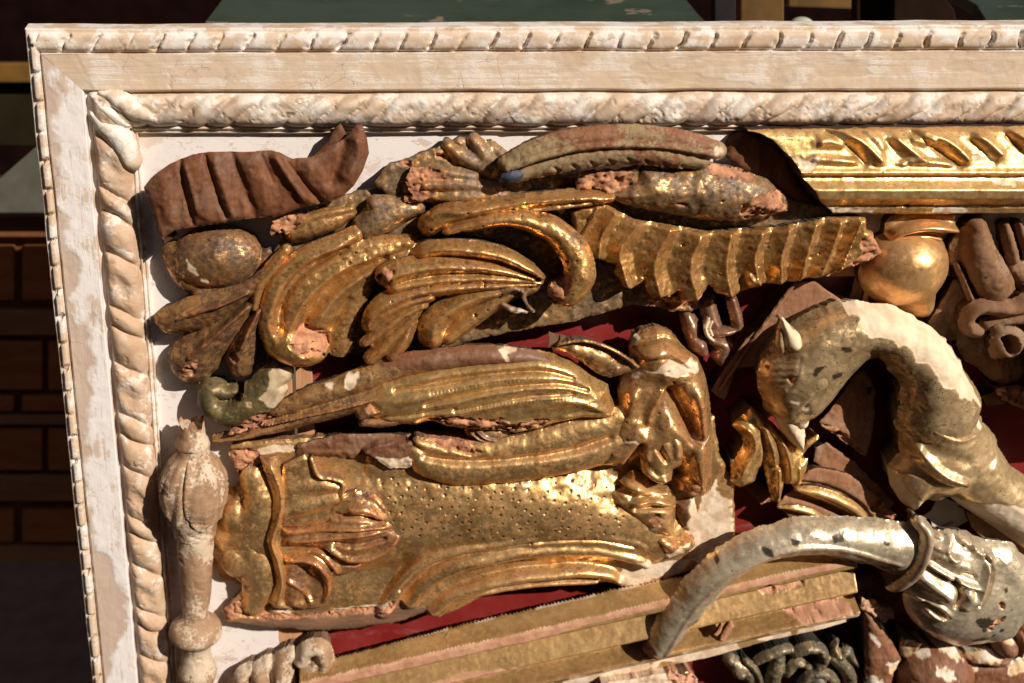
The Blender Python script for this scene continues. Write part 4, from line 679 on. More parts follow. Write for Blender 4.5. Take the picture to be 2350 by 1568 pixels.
relief('body', ct, M['cart'], [P_('P', cpl, 44, 14),
    S_('P', [(600, 1240, 140, 66), (760, 1210, 150, 76), (900, 1190, 155, 86), (1050, 1178, 150, 94), (1200, 1175, 145, 98), (1400, 1200, 125, 92), (1500, 1230, 90, 80)], sag=78, n=10),
    S_('P', [(900, 1075, 60, 60), (1000, 1090, 60, 64)], sag=12),
    S_('I', [(60, 1000, 60, 60), (200, 800, 60, 74), (350, 660, 55, 84), (560, 570, 50, 90), (850, 510, 48, 92), (1200, 455, 46, 92), (1550, 435, 42, 92), (1850, 480, 40, 88), (1950, 520, 40, 84)], sag=16),
    S_('I', [(250, 920, 70, 64), (400, 760, 76, 78), (600, 660, 76, 86), (900, 590, 76, 90), (1250, 540, 72, 90), (1600, 540, 72, 88), (1850, 590, 66, 84), (1960, 640, 60, 78)], sag=34),
    S_('I', [(420, 980, 60, 60), (560, 870, 64, 68), (800, 790, 66, 74), (1100, 735, 62, 76), (1450, 700, 60, 74), (1680, 710, 56, 68), (1760, 750, 40, 62)], sag=40),
    S_('I', [(460, 1010, 30, 56), (600, 900, 34, 58), (850, 840, 30, 58), (1200, 790, 30, 56), (1600, 770, 26, 54)], sag=18),
    CUT('I', [(180, 860, 8), (340, 690, 8), (560, 600, 8), (850, 540, 8), (1200, 485, 8), (1600, 470, 8), (1880, 530, 8)], 9, 84)], extra=dot_fn,
    base=8, rough=4, noise=.6, step=2.2, blur=2, holes=8, nsc=60, edgen=20, smk=3,
    paints=[('wood', 'H', [(690, 20), (800, 0), (900, 20), (925, 110), (880, 165), (760, 190), (710, 130)], 50, 4), ('gesso', 'H', [(880, 0), (960, -30), (1200, -20), (1400, 0), (1600, 20), (1580, 45), (1300, 10), (1100, 15), (960, 40), (925, 120), (900, 60)], 50, 4),
        ('wood', 'H', [(620, 1110), (780, 1020), (960, 1090), (1110, 1120), (1400, 1090), (1740, 1060), (1790, 985), (1850, 1010), (1800, 1090), (1500, 1120), (1200, 1140), (900, 1150), (760, 1130), (700, 1170), (640, 1160)], 50, 4), ('wall', 'H', [(680, 1150), (900, 1135), (1200, 1125), (1500, 1110), (1780, 1080), (1850, 1010), (2090, 1100), (1960, 1180), (1700, 1240), (1300, 1250), (900, 1240), (640, 1220)], 50, 3),
        ('gesso', 'H', [(960, 1080), (1010, 1050), (1060, 1050), (1130, 1120), (1020, 1090)], 50, 3), ('gesso', 'H', [(1400, 1075), (1700, 1045), (1790, 985), (1750, 1065), (1420, 1095)], 50, 3),
        ('gesso', 'F', [(1860, 1340), (1960, 1200), (1985, 1200), (1975, 1290), (2060, 1370), (2080, 1500), (2050, 1700), (1900, 1800), (1780, 1750), (1750, 1560), (1800, 1480)], 50, 7),
        ('gesso', 'I', [(1780, 640), (1880, 600), (1960, 590), (2010, 660), (2200, 640), (2340, 600), (2200, 720), (1960, 790), (1800, 840), (1765, 770), (1800, 700)], 55, 4),
        ('dark', 'I', [(1105, 490), (1125, 485), (1125, 515), (1110, 518)], 86, 0), ('dark', 'I', [(1858, 632), (1880, 632), (1880, 655), (1858, 655)], 60, 0)])
relief('scalloped_rim', ct, M['cart'], [D_('H', 745, 470, 118, 135, 0, 66, 34), D_('H', 760, 760, 122, 135, 0, 66, 34),
    S_('H', [(860, 200, 90, 68), (900, 350, 110, 74), (880, 500, 120, 74), (830, 600, 90, 66)], sag=22), S_('H', [(840, 660, 90, 66), (900, 780, 120, 74), (900, 920, 120, 72), (860, 1050, 90, 60)], sag=24)], base=8, noise=1.4, blur=2)
relief('shell_ridge', ct, M['cart'], [P_('H', [(900, 60), (1010, 60), (1080, 200), (1110, 350), (1090, 480), (1040, 620), (1090, 760), (1110, 900), (1080, 1010), (1120, 1090), (1000, 1080), (960, 1040), (1000, 900), (970, 740), (930, 620), (970, 480), (980, 330), (930, 160)], 70, 24, dome=10), R_('H', [(950, 60, 40), (1010, 180, 36), (1050, 330, 32), (1030, 480, 30), (985, 620, 28), (1030, 760, 28), (1055, 900, 30), (1025, 1030, 30)], 18, 88, 1)], base=8, noise=1.2, blur=1)
relief('shell_leaf', ct, M['cart'], [P_('H', [(1060, 110), (1150, 60), (1200, 40), (1260, 70), (1300, 185), (1400, 200), (1462, 230), (1450, 320), (1560, 380), (1500, 470), (1200, 520), (1050, 520), (1040, 300)], 78, 12), S_('H', [(1120, 250, 60, 80), (1280, 240, 60, 86), (1420, 260, 40, 88)], sag=16), S_('H', [(1080, 420, 60, 82), (1250, 380, 60, 88), (1420, 330, 40, 88)], sag=18), S_('H', [(1250, 60, 14, 90), (1300, 180, 18, 94), (1380, 195, 14, 92), (1460, 225, 16, 94), (1452, 320, 14, 90)], sag=14)], base=20, noise=1.2)
relief('tulip_bud', ct, M['cart_brown'], [P_('H', [(1040, 520), (1200, 500), (1330, 470), (1390, 380), (1450, 300), (1550, 265), (1660, 290), (1730, 350), (1800, 440), (1870, 520), (1975, 515), (1900, 570), (1850, 640), (1760, 720), (1620, 770), (1500, 770), (1400, 720), (1300, 670), (1050, 660)], 74, 24, dome=26),
    R_('H', [(1330, 490, 40), (1400, 400, 46), (1480, 310, 54), (1600, 295, 60), (1700, 350, 50), (1790, 460, 44), (1860, 535, 30), (1960, 525, 20)], 16, 100), R_('H', [(1360, 670, 34), (1460, 740, 44), (1600, 750, 46), (1740, 700, 40), (1850, 600, 26)], 14, 96),
    R_('H', [(1060, 590, 22), (1300, 560, 24), (1550, 540, 24), (1800, 535, 20)], 14, 104, 1), R_('H', [(1060, 640, 20), (1260, 620, 22), (1500, 590, 24), (1740, 560, 18)], 12, 102, 1), R_('H', [(1500, 430, 40), (1620, 420, 50), (1760, 500, 30)], 12, 104), CUT('H', [(1400, 470, 16), (1560, 460, 18), (1740, 500, 12)], 12, 100), CUT('H', [(1400, 640, 16), (1560, 650, 20), (1740, 610, 14)], 12, 100)],
    base=20, noise=1.4, smk=3, blur=1)
relief('lower_leaf', ct, M['cart_brown'], [P_('H', [(1050, 700), (1200, 680), (1330, 640), (1420, 700), (1540, 740), (1600, 790), (1500, 850), (1400, 860), (1390, 960), (1340, 1070), (1200, 1090), (1060, 1060), (1040, 900)], 68, 24, dome=10), R_('H', [(1060, 770, 34), (1180, 750, 40), (1290, 780, 46), (1360, 870, 44), (1370, 970, 36), (1325, 1060, 26)], 20, 92), R_('H', [(1200, 690, 30), (1320, 710, 40), (1400, 790, 36), (1430, 850, 26)], 14, 88), R_('H', [(1330, 650, 36), (1420, 730, 44), (1540, 770, 40)], 16, 90), CUT('H', [(1200, 820, 60), (1240, 930, 70), (1200, 1020, 50)], 14, 80), R_('H', [(1080, 880, 30), (1180, 940, 30), (1250, 1050, 24)], 8, 80)], base=20, noise=1.4, blur=1)
relief('upper_scroll', ct, M['cart'], [S_('P', [(955, 1040, 26, 90), (985, 1064, 40, 100), (1050, 1078, 44, 106), (1150, 1074, 44, 108), (1280, 1058, 42, 108), (1370, 1036, 42, 104), (1450, 1000, 40, 96), (1510, 960, 30, 84)], sag=24),
    S_('P', [(958, 1015, 12, 92), (1000, 1030, 20, 96), (1070, 1040, 26, 100), (1180, 1035, 34, 102), (1300, 1008, 36, 102), (1400, 980, 40, 98), (1480, 950, 36, 86)], sag=20), CUT('P', [(975, 1055, 6), (1050, 1062, 7), (1150, 1058, 7), (1300, 1040, 7), (1400, 1010, 7)], 10, 104)],
    base=20, noise=1.1, rough=1.5, step=2.3, paints=[('wood', 'F', [(-30, 870), (100, 900), (200, 905), (280, 880), (300, 990), (420, 1025), (300, 1040), (120, 1000), (0, 960)], 96, 4)])
relief('crown_scroll', ct, M['crown'], [
    P_('R', [(-20, 690), (60, 640), (115, 520), (118, 400), (180, 260), (185, 150), (240, 60), (340, 30), (430, 60), (500, 150), (590, 220), (630, 320), (655, 440), (670, 600), (672, 800), (655, 980), (600, 1010), (540, 1000), (450, 840), (420, 800), (240, 800), (170, 850), (100, 850), (-20, 840)], 86, 50, dome=46),
    R_('R', [(220, 210, 60), (400, 165, 70), (570, 270, 60)], 14, 120), CUT('R', [(250, 130, 12), (400, 105, 14), (520, 180, 12)], 11, 110), CUT('R', [(230, 235, 10), (400, 205, 12), (560, 300, 8)], 7, 120), CUT('R', [(340, 400, 90), (310, 540, 90), (300, 600, 60)], 22, 120), CUT('R', [(430, 410, 52), (465, 480, 58), (520, 570, 50), (560, 660, 30)], 44, 110),
    R_('R', [(590, 380, 60), (610, 560, 66), (600, 760, 70), (590, 960, 70)], 18, 125), R_('R', [(210, 380, 60), (160, 560, 66), (70, 690, 60), (0, 740, 50)], 16, 120), R_('R', [(385, 380, 40), (310, 500, 46), (285, 600, 30)], 14, 115, 1), CUT('R', [(240, 700, 16), (190, 790, 20), (170, 840, 16)], 26, 105)],
    base=20, noise=1.5, inset=.15, smk=3, blur=1, holes=8, paints=[('gesso', 'R', [(250, 272), (330, 292), (365, 245), (420, 218), (480, 250), (560, 240), (606, 272), (606, 312), (520, 305), (440, 320), (380, 300), (300, 302)], 128, 3), ('gesso', 'R', [(160, 350), (200, 320), (250, 272), (260, 300), (215, 350), (190, 390), (140, 470), (130, 470)], 120, 5),
      ('gesso', 'R', [(60, 686), (140, 692), (212, 672), (238, 702), (200, 686), (135, 700), (60, 694)], 112, .6), ('gesso', 'R', [(540, 672), (560, 684), (600, 690), (664, 680), (660, 692), (600, 702), (550, 692)], 125, .6)])
relief('crown_cap', ct, M['crown'], [P_('R', [(180, 140), (205, 70), (260, 40), (350, 28), (420, 55), (470, 110), (400, 110), (300, 110), (200, 150)], 74, 24, dome=10)], base=20, noise=1.5, paints=[('gesso', 'R', [(180, 130), (185, 80), (215, 55), (235, 75), (205, 115)], 70, 2), ('gesso', 'R', [(305, 60), (352, 54), (356, 74), (308, 82)], 80, 1)])
relief('drop', ct, M['cart'], [P_('R', [(255, 665), (310, 605), (420, 585), (500, 640), (512, 760), (490, 830), (432, 860), (425, 925), (370, 946), (300, 915), (250, 870), (238, 760)], 98, 34, dome=34), CUT('R', [(345, 620, 10), (345, 720, 16), (390, 800, 14)], 15, 125), R_('R', [(400, 610, 44), (465, 690, 54), (470, 800, 40)], 14, 128), R_('R', [(300, 650, 40), (270, 760, 50), (275, 830, 40)], 14, 128), R_('R', [(262, 860, 36), (330, 915, 44), (400, 905, 36)], 16, 120)], base=20, noise=1.0, inset=.2, blur=2)
relief('lower_drop', ct, M['cart'], [P_('R', [(58, 1020), (75, 972), (132, 962), (118, 918), (200, 862), (262, 880), (300, 940), (400, 950), (430, 990), (452, 1030), (446, 1120), (440, 1250), (250, 1220), (238, 1180), (130, 1110), (62, 1050)], 78, 32, dome=26), R_('R', [(130, 940, 34), (240, 960, 44), (330, 1000, 40), (430, 990, 30)], 14, 100), R_('R', [(65, 1030, 26), (95, 980, 30), (160, 1010, 26)], 10, 96), R_('R', [(190, 1050, 20), (320, 1030, 34), (445, 1065, 24)], 16, 104, 1), CUT('R', [(190, 1015, 10), (320, 1005, 12), (420, 1020, 8)], 9, 100), CUT('R', [(210, 1085, 10), (340, 1070, 14), (445, 1095, 10)], 14, 100), CUT('R', [(110, 1060, 10), (180, 1120, 12), (250, 1170, 8)], 8, 90)],
    base=20, noise=1.2, inset=.15, blur=1, paints=[('dark', 'R', [(318, 1094), (342, 1092), (344, 1114), (320, 1116)], 100, 0), ('wood', 'R', [(285, 1130), (340, 1100), (375, 1130), (350, 1170), (300, 1170)], 95, 3), ('gesso', 'R', [(240, 1180), (300, 1175), (340, 1190), (300, 1215), (250, 1205)], 90, 3)])
relief('drop_tail', ct, M['crown'], [P_('R', [(242, 1180), (440, 1190), (470, 1230), (550, 1240), (566, 1300), (520, 1340), (400, 1376), (345, 1372), (300, 1310), (258, 1260)], 60, 30, dome=24), R_('R', [(330, 1180, 50), (370, 1260, 56), (450, 1320, 50)], 14, 85), CUT('R', [(430, 1230, 12), (470, 1280, 12)], 10, 80)], base=20, noise=2, rough=2,
    paints=[('gesso', 'R', [(298, 1270), (350, 1310), (400, 1330), (480, 1300), (500, 1335), (380, 1380), (320, 1350)], 80, 3)])
relief('knob', ct, M['cart_brown'], [P_('R', [(442, 910), (480, 860), (560, 828), (640, 838), (664, 880), (655, 980), (600, 1018), (540, 1012), (460, 980)], 80, 34, dome=34), R_('R', [(540, 860, 44), (560, 920, 50), (540, 980, 40)], 8, 110)], base=20, noise=1.2, blur=2)
relief('knob', ct, M['acanthus_dark'], [P_('R', [(446, 1040), (500, 1015), (560, 1015), (575, 1100), (530, 1215), (470, 1190), (440, 1110)], 58, 26, dome=16)], base=20, noise=1.2, paints=[('gesso', 'R', [(540, 1030), (600, 1000), (600, 1200), (500, 1220), (495, 1190), (530, 1120), (520, 1080)], 70, 4)])
relief('wood_wedge', ct, M['back_wood'], [P_('H', [(1590, 25), (1700, -40), (1960, -55), (1958, 60), (1945, 112), (1890, 135), (1780, 130)], 82, 10), P_('E', [(1160, 1480), (1500, 1400), (1900, 1420), (1950, 1500), (1600, 1570), (1150, 1560)], 56, 14)], base=8, rough=3, noise=3, paints=[('gesso', 'H', [(1600, 40), (1780, 60), (1950, 40), (1945, 112), (1890, 135), (1780, 130)], 80, 3)])

# ---------------------------------------------------------------- baluster (turned, full round)
bt = thing('baluster', 'pale turned wooden baluster with carved petals and a broken spiky top at the left edge', 'baluster', 450, 1568, 50)
def lathe(name, parent, mat, prof, cn, petals=None, nseg=96, rough=0, sub=3.0, top_noise=0):
    """prof rows (px, py, r_px) down the axis; cn = axis height over the board"""
    rows = []
    P = catmull(np.array([[*map(float, tb(x, y, cn)[:2]), r*float(tb(x, y, cn)[2])] for x, y, r in prof]), 8)
    d = np.r_[0, np.cumsum(np.hypot(np.diff(P[:, 0]), np.diff(P[:, 1])))]; n = int(d[-1]/sub); s = np.linspace(0, d[-1], n)
    X = np.interp(s, d, P[:, 0]); Y = np.interp(s, d, P[:, 1]); R = np.interp(s, d, P[:, 2]); a = np.linspace(0, 2*math.pi, nseg, endpoint=False)
    AA, SS = np.meshgrid(a, s); RR = np.repeat(R[:, None], nseg, 1); tt = SS/d[-1]
    if petals: RR = petals(AA, tt, RR)
    RR = RR+fbm(AA*30, SS, 22, 4, 5)*rough*2.6-np.abs(fbm(AA*24, SS, 34, 3, 15))*rough*5-np.maximum(fbm(AA*26, SS, 16, 3, 25)-.3, 0)*rough*16
    yy = Y[:, None]+(fbm(AA*22, SS*0, 8, 3, 3)*top_noise*np.clip(1-SS/22, 0, 1) if top_noise else 0)
    U = X[:, None]+RR*np.sin(AA); N = cn+RR*np.cos(AA); V = yy+0*AA
    co = np.stack([(U-1175)*S, -N*S, V*S+ZOFF], 2).reshape(-1, 3); i = np.arange(n*nseg).reshape(n, nseg); j = np.roll(i, -1, 1)
    q = np.stack([i[:-1], i[1:], j[1:], j[:-1]], -1).reshape(-1, 4)
    z = np.zeros(n*nseg); wd = (np.clip(1-SS/16, 0, 1)*(top_noise > 0)).ravel()
    return mesh_obj(name, co, q, 4, mat, parent, dict(wood=wd*.8, wall=z, gesso=z))
def petals(A, t, R):
    m = np.clip((t-.08)/.06, 0, 1); ph = A*2.5+.4; f = np.abs(np.sin(ph)); ph2 = np.abs(np.cos(ph))
    tip = .50+.36*f**.6; tip2 = .66+.30*ph2**.6
    lay = 1/(1+np.exp((t-tip)/.008)); lay2 = 1/(1+np.exp((t-tip2)/.008))
    groove = -np.exp(-(f/.10)**2)*.13*np.clip((.62-t)/.1, 0, 1); rib_ = np.exp(-((1-f)/.03)**2)*.035*lay
    return R*(1+m*(-.07+.10*lay+.05*lay2+groove+rib_+.03*np.sin(A*13+t*9)*lay)*np.clip((1.02-t)/.1, 0, 1))
lathe('carved_bud', bt, M['baluster'], [(443, 1026, 38.9), (443, 1040, 40.7), (443, 1060, 54.9), (443, 1085, 67.3), (443, 1115, 71.7), (444, 1145, 69.9), (445, 1175, 62.0), (447, 1205, 54.0), (448, 1225, 48.7)], 60, petals, rough=.8, sub=2.2, nseg=150)
lathe('broken_crown', bt, M['baluster'], [(440, 968, 30.1), (440, 985, 30.1), (441, 1000, 31.9), (442, 1012, 38.9), (442, 1022, 41.6), (443, 1030, 37.2), (443, 1040, 30.1)], 60, rough=1.2, top_noise=26)
lathe('turned_shaft', bt, M['baluster'], [(447, 1195, 46.0), (448, 1225, 44.2), (449, 1270, 40.7), (450, 1310, 38.9), (451, 1345, 35.4), (450, 1375, 32.7), (449, 1400, 30.1), (449, 1412, 30.1), (449, 1420, 38.9), (449, 1432, 54.9), (449, 1445, 61.1), (450, 1458, 59.3), (450, 1468, 47.8), (450, 1478, 37.2), (451, 1495, 33.6), (452, 1510, 35.4), (453, 1530, 41.6), (453, 1545, 43.4), (454, 1560, 38.9), (455, 1575, 32.7), (456, 1600, 31.9), (457, 1660, 35.4), (458, 1720, 38.9)], 60, rough=.7)

# ---------------------------------------------------------------- curled leaf at the bottom left
cl = thing('curled_leaf', 'pale stripped wood curled leaf end at the bottom edge beside the baluster', 'carving', 660, 1560, 30)
relief('curl', cl, M['baluster'], [S_('H', [(1180, 1420, 60, 80), (1230, 1350, 66, 88), (1310, 1345, 66, 92), (1345, 1430, 66, 92), (1310, 1530, 56, 86)], sag=40), S_('H', [(1250, 1600, 70, 80), (1240, 1500, 70, 84), (1280, 1440, 50, 84)], sag=40)], base=0, noise=2, inset=.2)
relief('lobe', cl, M['baluster'], [S_('H', [(1120, 1370, 50, 72), (1060, 1440, 80, 84), (1050, 1540, 90, 88), (1080, 1700, 90, 86)], sag=44), S_('H', [(960, 1430, 50, 70), (910, 1510, 76, 80), (920, 1640, 86, 82)], sag=40)], base=0, noise=2, inset=.2)
relief('lobe', cl, M['baluster'], [S_('H', [(850, 1470, 46, 62), (790, 1540, 66, 72), (780, 1680, 80, 74)], sag=36), S_('H', [(740, 1560, 46, 52), (700, 1680, 66, 60)], sag=30)], base=0, noise=2, inset=.2)

# ---------------------------------------------------------------- long diagonal moulding
sm_ = thing('diagonal_moulding', 'long chipped olive gold moulding showing bare pink wood, running diagonally under the silver horn', 'moulding', 1350, 1470, 20)
def prof_slat(U, V, H, A, att):
    a = tb(806, 1504, 70); b = tb(1948, 1245, 70); dx, dy = b[0]-a[0], b[1]-a[1]; L = math.hypot(dx, dy)
    t = -((V-a[1])*dx-(U-a[0])*dy)/L; e = fbm(U, V, 30, 4, 41)*5
    xs_ = [-5, 0, 3, 17, 23, 30, 50, 56, 62, 69, 76, 100, 116, 123, 131, 141, 152, 166, 176, 182, 188, 195, 205, 212, 220]
    hs_ = [50, 62, 66, 80, 90, 92, 92, 90, 82, 76, 76, 84, 90, 92, 84, 74, 66, 66, 78, 88, 90, 88, 84, 72, 50]
    tt = t*1.03; h = 80+((np.interp(tt-2, xs_, hs_)+np.interp(tt+2, xs_, hs_)+np.interp(tt, xs_, hs_))/3-80)*2.1; m = H > -500; H[m] = h[m]+(H[m]-60)
    o_w = att.get('wood', 0*U); o_g = att.get('gesso', 0*U)
    w = np.clip(((tt-24-e*.4)/2), 0, 1)*np.clip(((57+e-np.clip((U-1250)/120, 0, 1)*16)-tt)/2, 0, 1)
    w2 = np.clip((tt-108-e*2.2-20*np.abs(np.sin(U/170)))/2, 0, 1)*np.clip((134+e-tt)/2, 0, 1)*(U < 1460)
    g = np.clip((tt-190-e)/2, 0, 1)*(fbm(U, V, 60, 3, 9) > -.12)
    att['wood'] = np.clip(np.maximum(w, w2), 0, 1); e1 = np.abs(tt-23)+np.abs(e)*.5; e2 = np.abs(tt-(57+e)); ed = np.maximum(np.clip(1.6-e1*.5, 0, 1)*(w > 0)+0, np.clip(1.4-e2*.5, 0, 1)*(fbm(U, V, 14, 2, 3) > -.15))
    att['gesso'] = np.clip(np.maximum(np.maximum(g, ed), np.clip(1.5-np.abs(tt-1.5)/1.5, 0, 1)*(fbm(U, V, 50, 2, 7) > 0)), 0, 1); att['gesso'] = np.maximum(att['gesso'], o_g); att['wood'] = np.maximum(att['wood'], o_w)*(1-att['gesso'])
relief('moulding', sm_, M['slat'], [P_('P', [(690, 1530), (806, 1504), (1090, 1436), (1425, 1360), (1700, 1300), (1948, 1245), (1955, 1300), (1952, 1340), (1962, 1370), (1958, 1400), (1966, 1430), (1962, 1446), (1900, 1465), (1780, 1490), (1640, 1530), (1540, 1550), (1440, 1580), (1200, 1640), (900, 1720), (690, 1760)], 60, 1.5)],
    base=20, rough=1.2, noise=.8, blur=0, extra=prof_slat, step=2.3, inset=.55,
    paints=[('wood', 'Q', [(1600, 290), (1750, 230), (2000, 195), (2150, 200), (2170, 245), (1950, 280), (1700, 335)], 84, 4), ('wood', 'Q', [(1300, 30), (1400, -10), (1750, 0), (1750, 30), (1600, 60), (1420, 100)], 84, 4), ('gesso', 'Q', [(1600, 485), (1900, 420), (2150, 350), (2180, 410), (2000, 450), (1750, 520), (1600, 545)], 84, 4), ('gesso', 'Q', [(880, 660), (1000, 610), (1200, 580), (1180, 630), (1000, 690), (900, 700)], 84, 5)])
sp = thing('wood_sliver', 'upright splinters of bare wood sticking out of the olive moulding right of the horn tip', 'splinter', 1655, 1465, 80)
relief('splinter', sp, M['shard'], [P_('Q', [(1108, 275), (1130, 330), (1150, 375), (1090, 470), (1065, 510), (1020, 500), (1050, 430), (1090, 370)], 100, 6)], base=80, rough=1, step=1.5)
relief('splinter', sp, M['shard'], [P_('Q', [(1042, 345), (1055, 360), (1035, 430), (1000, 460), (975, 450), (1010, 410)], 96, 5)], base=80, rough=1, step=1.5)
# ---------------------------------------------------------------- right-hand group
# gilded cup
cu = thing('gilded_cup', 'smooth gilded rounded cup with pointed base hanging beneath the bright top moulding', 'carving', 2080, 600, 10)
relief('cup', cu, M['cup'], [P_('L', [(535, 1010), (560, 900), (610, 820), (680, 740), (760, 660), (860, 600), (980, 580), (1120, 585), (1200, 610), (1290, 720), (1375, 840), (1382, 900), (1370, 980), (1330, 1130), (1280, 1290), (1220, 1420), (1150, 1515), (1050, 1480), (950, 1435), (820, 1370), (680, 1290), (570, 1200), (540, 1100)], 30, 30), D_('L', 960, 950, 520, 480, 0, 112, 96, 2.0), S_('L', [(1000, 900, 360, 100), (1120, 1350, 170, 60)], sag=70)],
    base=-45, noise=.8, blur=8, inset=.1, nsc=70, smk=14)
relief('rim', cu, M['cup'], [S_('L', [(700, 600, 60, 60), (800, 530, 75, 74), (950, 480, 75, 82), (1150, 450, 75, 86), (1330, 460, 72, 84), (1480, 480, 50, 74)], sag=44), P_('L', [(690, 560), (695, 420), (760, 330), (900, 290), (1300, 290), (1520, 300), (1510, 400), (1430, 520), (1320, 560)], 46, 12), S_('L', [(620, 760, 26, 48), (760, 640, 40, 60), (950, 570, 44, 68), (1150, 560, 44, 68), (1300, 590, 40, 62)], sag=26)], base=-45, noise=.8, blur=2)
sv = thing('wood_sliver', 'thin upright sliver of pale wood to the left of the gilded cup', 'splinter', 1985, 690, 0)
relief('sliver', sv, M['shard'], [P_('L', [(430, 1330), (455, 1200), (490, 1095), (515, 1130), (505, 1330)], 26, 8)], base=-45, step=1.8)
relief('sliver', sv, M['pod'], [P_('L', [(500, 1090), (500, 1040), (530, 940), (600, 800), (640, 740), (620, 850), (560, 960), (525, 1090)], 40, 6)], base=-45, step=1.8)
pn = thing('batten_offcut', 'short brown wood offcut on the red panel left of the gilded cup', 'offcut', 1960, 640, -10)
relief('offcut', pn, M['beam'], [P_('L', [(380, 900), (560, 830), (600, 850), (540, 1000), (440, 1330), (270, 1330), (330, 1100)], 2, 8)], base=-45)
# carved flower fragment at the right edge
fl = thing('carved_flower', 'grey brown carved wooden flower with hollow cup centre at the right edge', 'carving', 2270, 700, 10)
relief('petal', fl, M['flower'], [P_('M', [(352, 460), (365, 330), (420, 240), (480, 170), (540, 120), (590, 103), (615, 150), (650, 235), (700, 350), (760, 470), (820, 580), (830, 640), (800, 680), (730, 705), (640, 715), (560, 712), (510, 650), (470, 560), (430, 480)], 58, 26), S_('M', [(540, 200, 70, 78), (560, 330, 110, 90), (620, 480, 130, 96), (690, 620, 130, 92)], sag=34)], base=-45, noise=2.2, inset=.1, blur=2, paints=[('dark', 'M', [(590, 533), (612, 533), (612, 555), (592, 555)], 94, 0)])
relief('stalk', fl, M['flower'], [S_('M', [(395, 445, 22, 62), (440, 540, 24, 68), (480, 640, 24, 70), (510, 720, 26, 68)], sag=18)], base=-45)
relief('rib', fl, M['flower'], [S_('M', [(730, 180, 36, 44), (755, 260, 44, 52), (780, 350, 46, 56), (790, 420, 50, 56)], sag=26)], base=-45, noise=2)
relief('rib', fl, M['flower'], [S_('M', [(830, 160, 28, 44), (870, 280, 36, 52), (900, 380, 40, 54)], sag=22), S_('M', [(800, 470, 70, 50), (860, 520, 80, 52), (900, 620, 70, 50)], sag=20)], base=-45, noise=3.5, nsc=12)
relief('backing', fl, M['flower'], [P_('M', [(340, 640), (380, 560), (430, 560), (560, 700), (600, 800), (480, 960), (300, 1000), (230, 900), (200, 860), (270, 760), (310, 690)], 24, 10), P_('M', [(425, 1045), (430, 980), (480, 940), (600, 930), (900, 900), (930, 1200), (880, 1290), (760, 1322), (650, 1270), (570, 1190), (490, 1150)], 40, 40)], base=-45, rough=2, noise=2, blur=2, paints=[('dark', 'M', [(760, 1226), (780, 1226), (780, 1246), (760, 1246)], 40, 0), ('dark', 'M', [(418, 718), (436, 718), (436, 738), (420, 738)], 24, 0)])
relief('rolled_petal', fl, M['flower'], [S_('M', [(560, 920, 60, 76), (490, 900, 60, 84), (480, 830, 60, 90), (540, 765, 62, 96), (660, 750, 66, 100), (780, 765, 70, 102), (900, 730, 80, 102)], sag=34), S_('M', [(620, 870, 60, 80), (750, 840, 56, 86), (880, 830, 50, 88)], sag=26)], base=-20, noise=2, inset=.15, paints=[('dark', 'M', [(815, 795), (830, 795), (830, 812), (816, 812)], 98, 0)])
relief('cup', fl, M['flower'], [D_('M', 765, 1000, 128, 118, 20, 118, 26), S_('M', [(700, 930, 60, 104), (660, 980, 50, 98), (690, 1060, 60, 100)], sag=26), HOLE('M', [(728, 975), (770, 955), (820, 975), (842, 1020), (835, 1070), (800, 1085), (760, 1060), (735, 1020)], 60, 116)], base=-20, noise=1.4, blur=1, inset=.2)
relief('broken_foot', fl, M['flower'], [P_('M', [(662, 1332), (700, 1315), (860, 1300), (930, 1330), (930, 1480), (840, 1460), (780, 1430), (720, 1405), (735, 1370), (690, 1372)], 46, 12)], base=-45, rough=5, noise=4, nsc=14, paints=[('wood', 'M', [(662, 1332), (720, 1320), (760, 1400), (800, 1430), (720, 1410)], 46, 4)])
relief('backing', fl, M['flower'], [P_('M', [(580, 1370), (680, 1340), (740, 1420), (660, 1440), (600, 1440)], 10, 8)], base=-45, rough=3)

# beams behind the swan neck
b1 = thing('wooden_beam', 'dusty pink square wooden beam slanting down to the left behind the bird head', 'beam', 1750, 760, -10)
relief('beam', b1, M['beam'], [P_('G', [(700, 222), (820, 218), (900, 280), (1062, 385), (1100, 500), (900, 700), (620, 900), (420, 850), (270, 870), (195, 1118), (88, 1042), (180, 880), (330, 660), (490, 500)], 16, 5, (0, .10))], base=-45, rough=1.5, noise=1.2, inset=0)
relief('beam_edge', b1, M['beam'], [S_('G', [(690, 240, 14, 30), (500, 500, 16, 28), (330, 740, 16, 24), (150, 1010, 14, 18)], sag=10)], base=-45, noise=1.5)
b2 = thing('wooden_plank', 'grey pink broken plank seen under the arch of the bird neck', 'plank', 1960, 960, -10)
relief('plank', b2, M['beam'], [P_('G', [(1100, 950), (1180, 870), (1225, 905), (1268, 1010), (1272, 1180), (1250, 1350), (1205, 1510), (1050, 1395), (860, 1255), (980, 1130)], 18, 6)], base=-45, rough=3, noise=2, paints=[('dark', 'G', [(1205, 1000), (1240, 1000), (1235, 1050), (1215, 1040)], 18, 4), ('wood', 'G', [(890, 1270), (1000, 1300), (1230, 1490), (1210, 1510), (1050, 1400)], 16, 5)])
b3 = thing('wooden_plank', 'brown plank strip lying in shadow below the small gold leaf and bird beak', 'plank', 1930, 1080, -15)
relief('plank', b3, M['beam'], [P_('G', [(840, 1440), (920, 1400), (1120, 1540), (1280, 1700), (1420, 1850), (1350, 1900), (1100, 1760), (900, 1600), (830, 1540)], 6, 6)], base=-45, rough=3, noise=2)
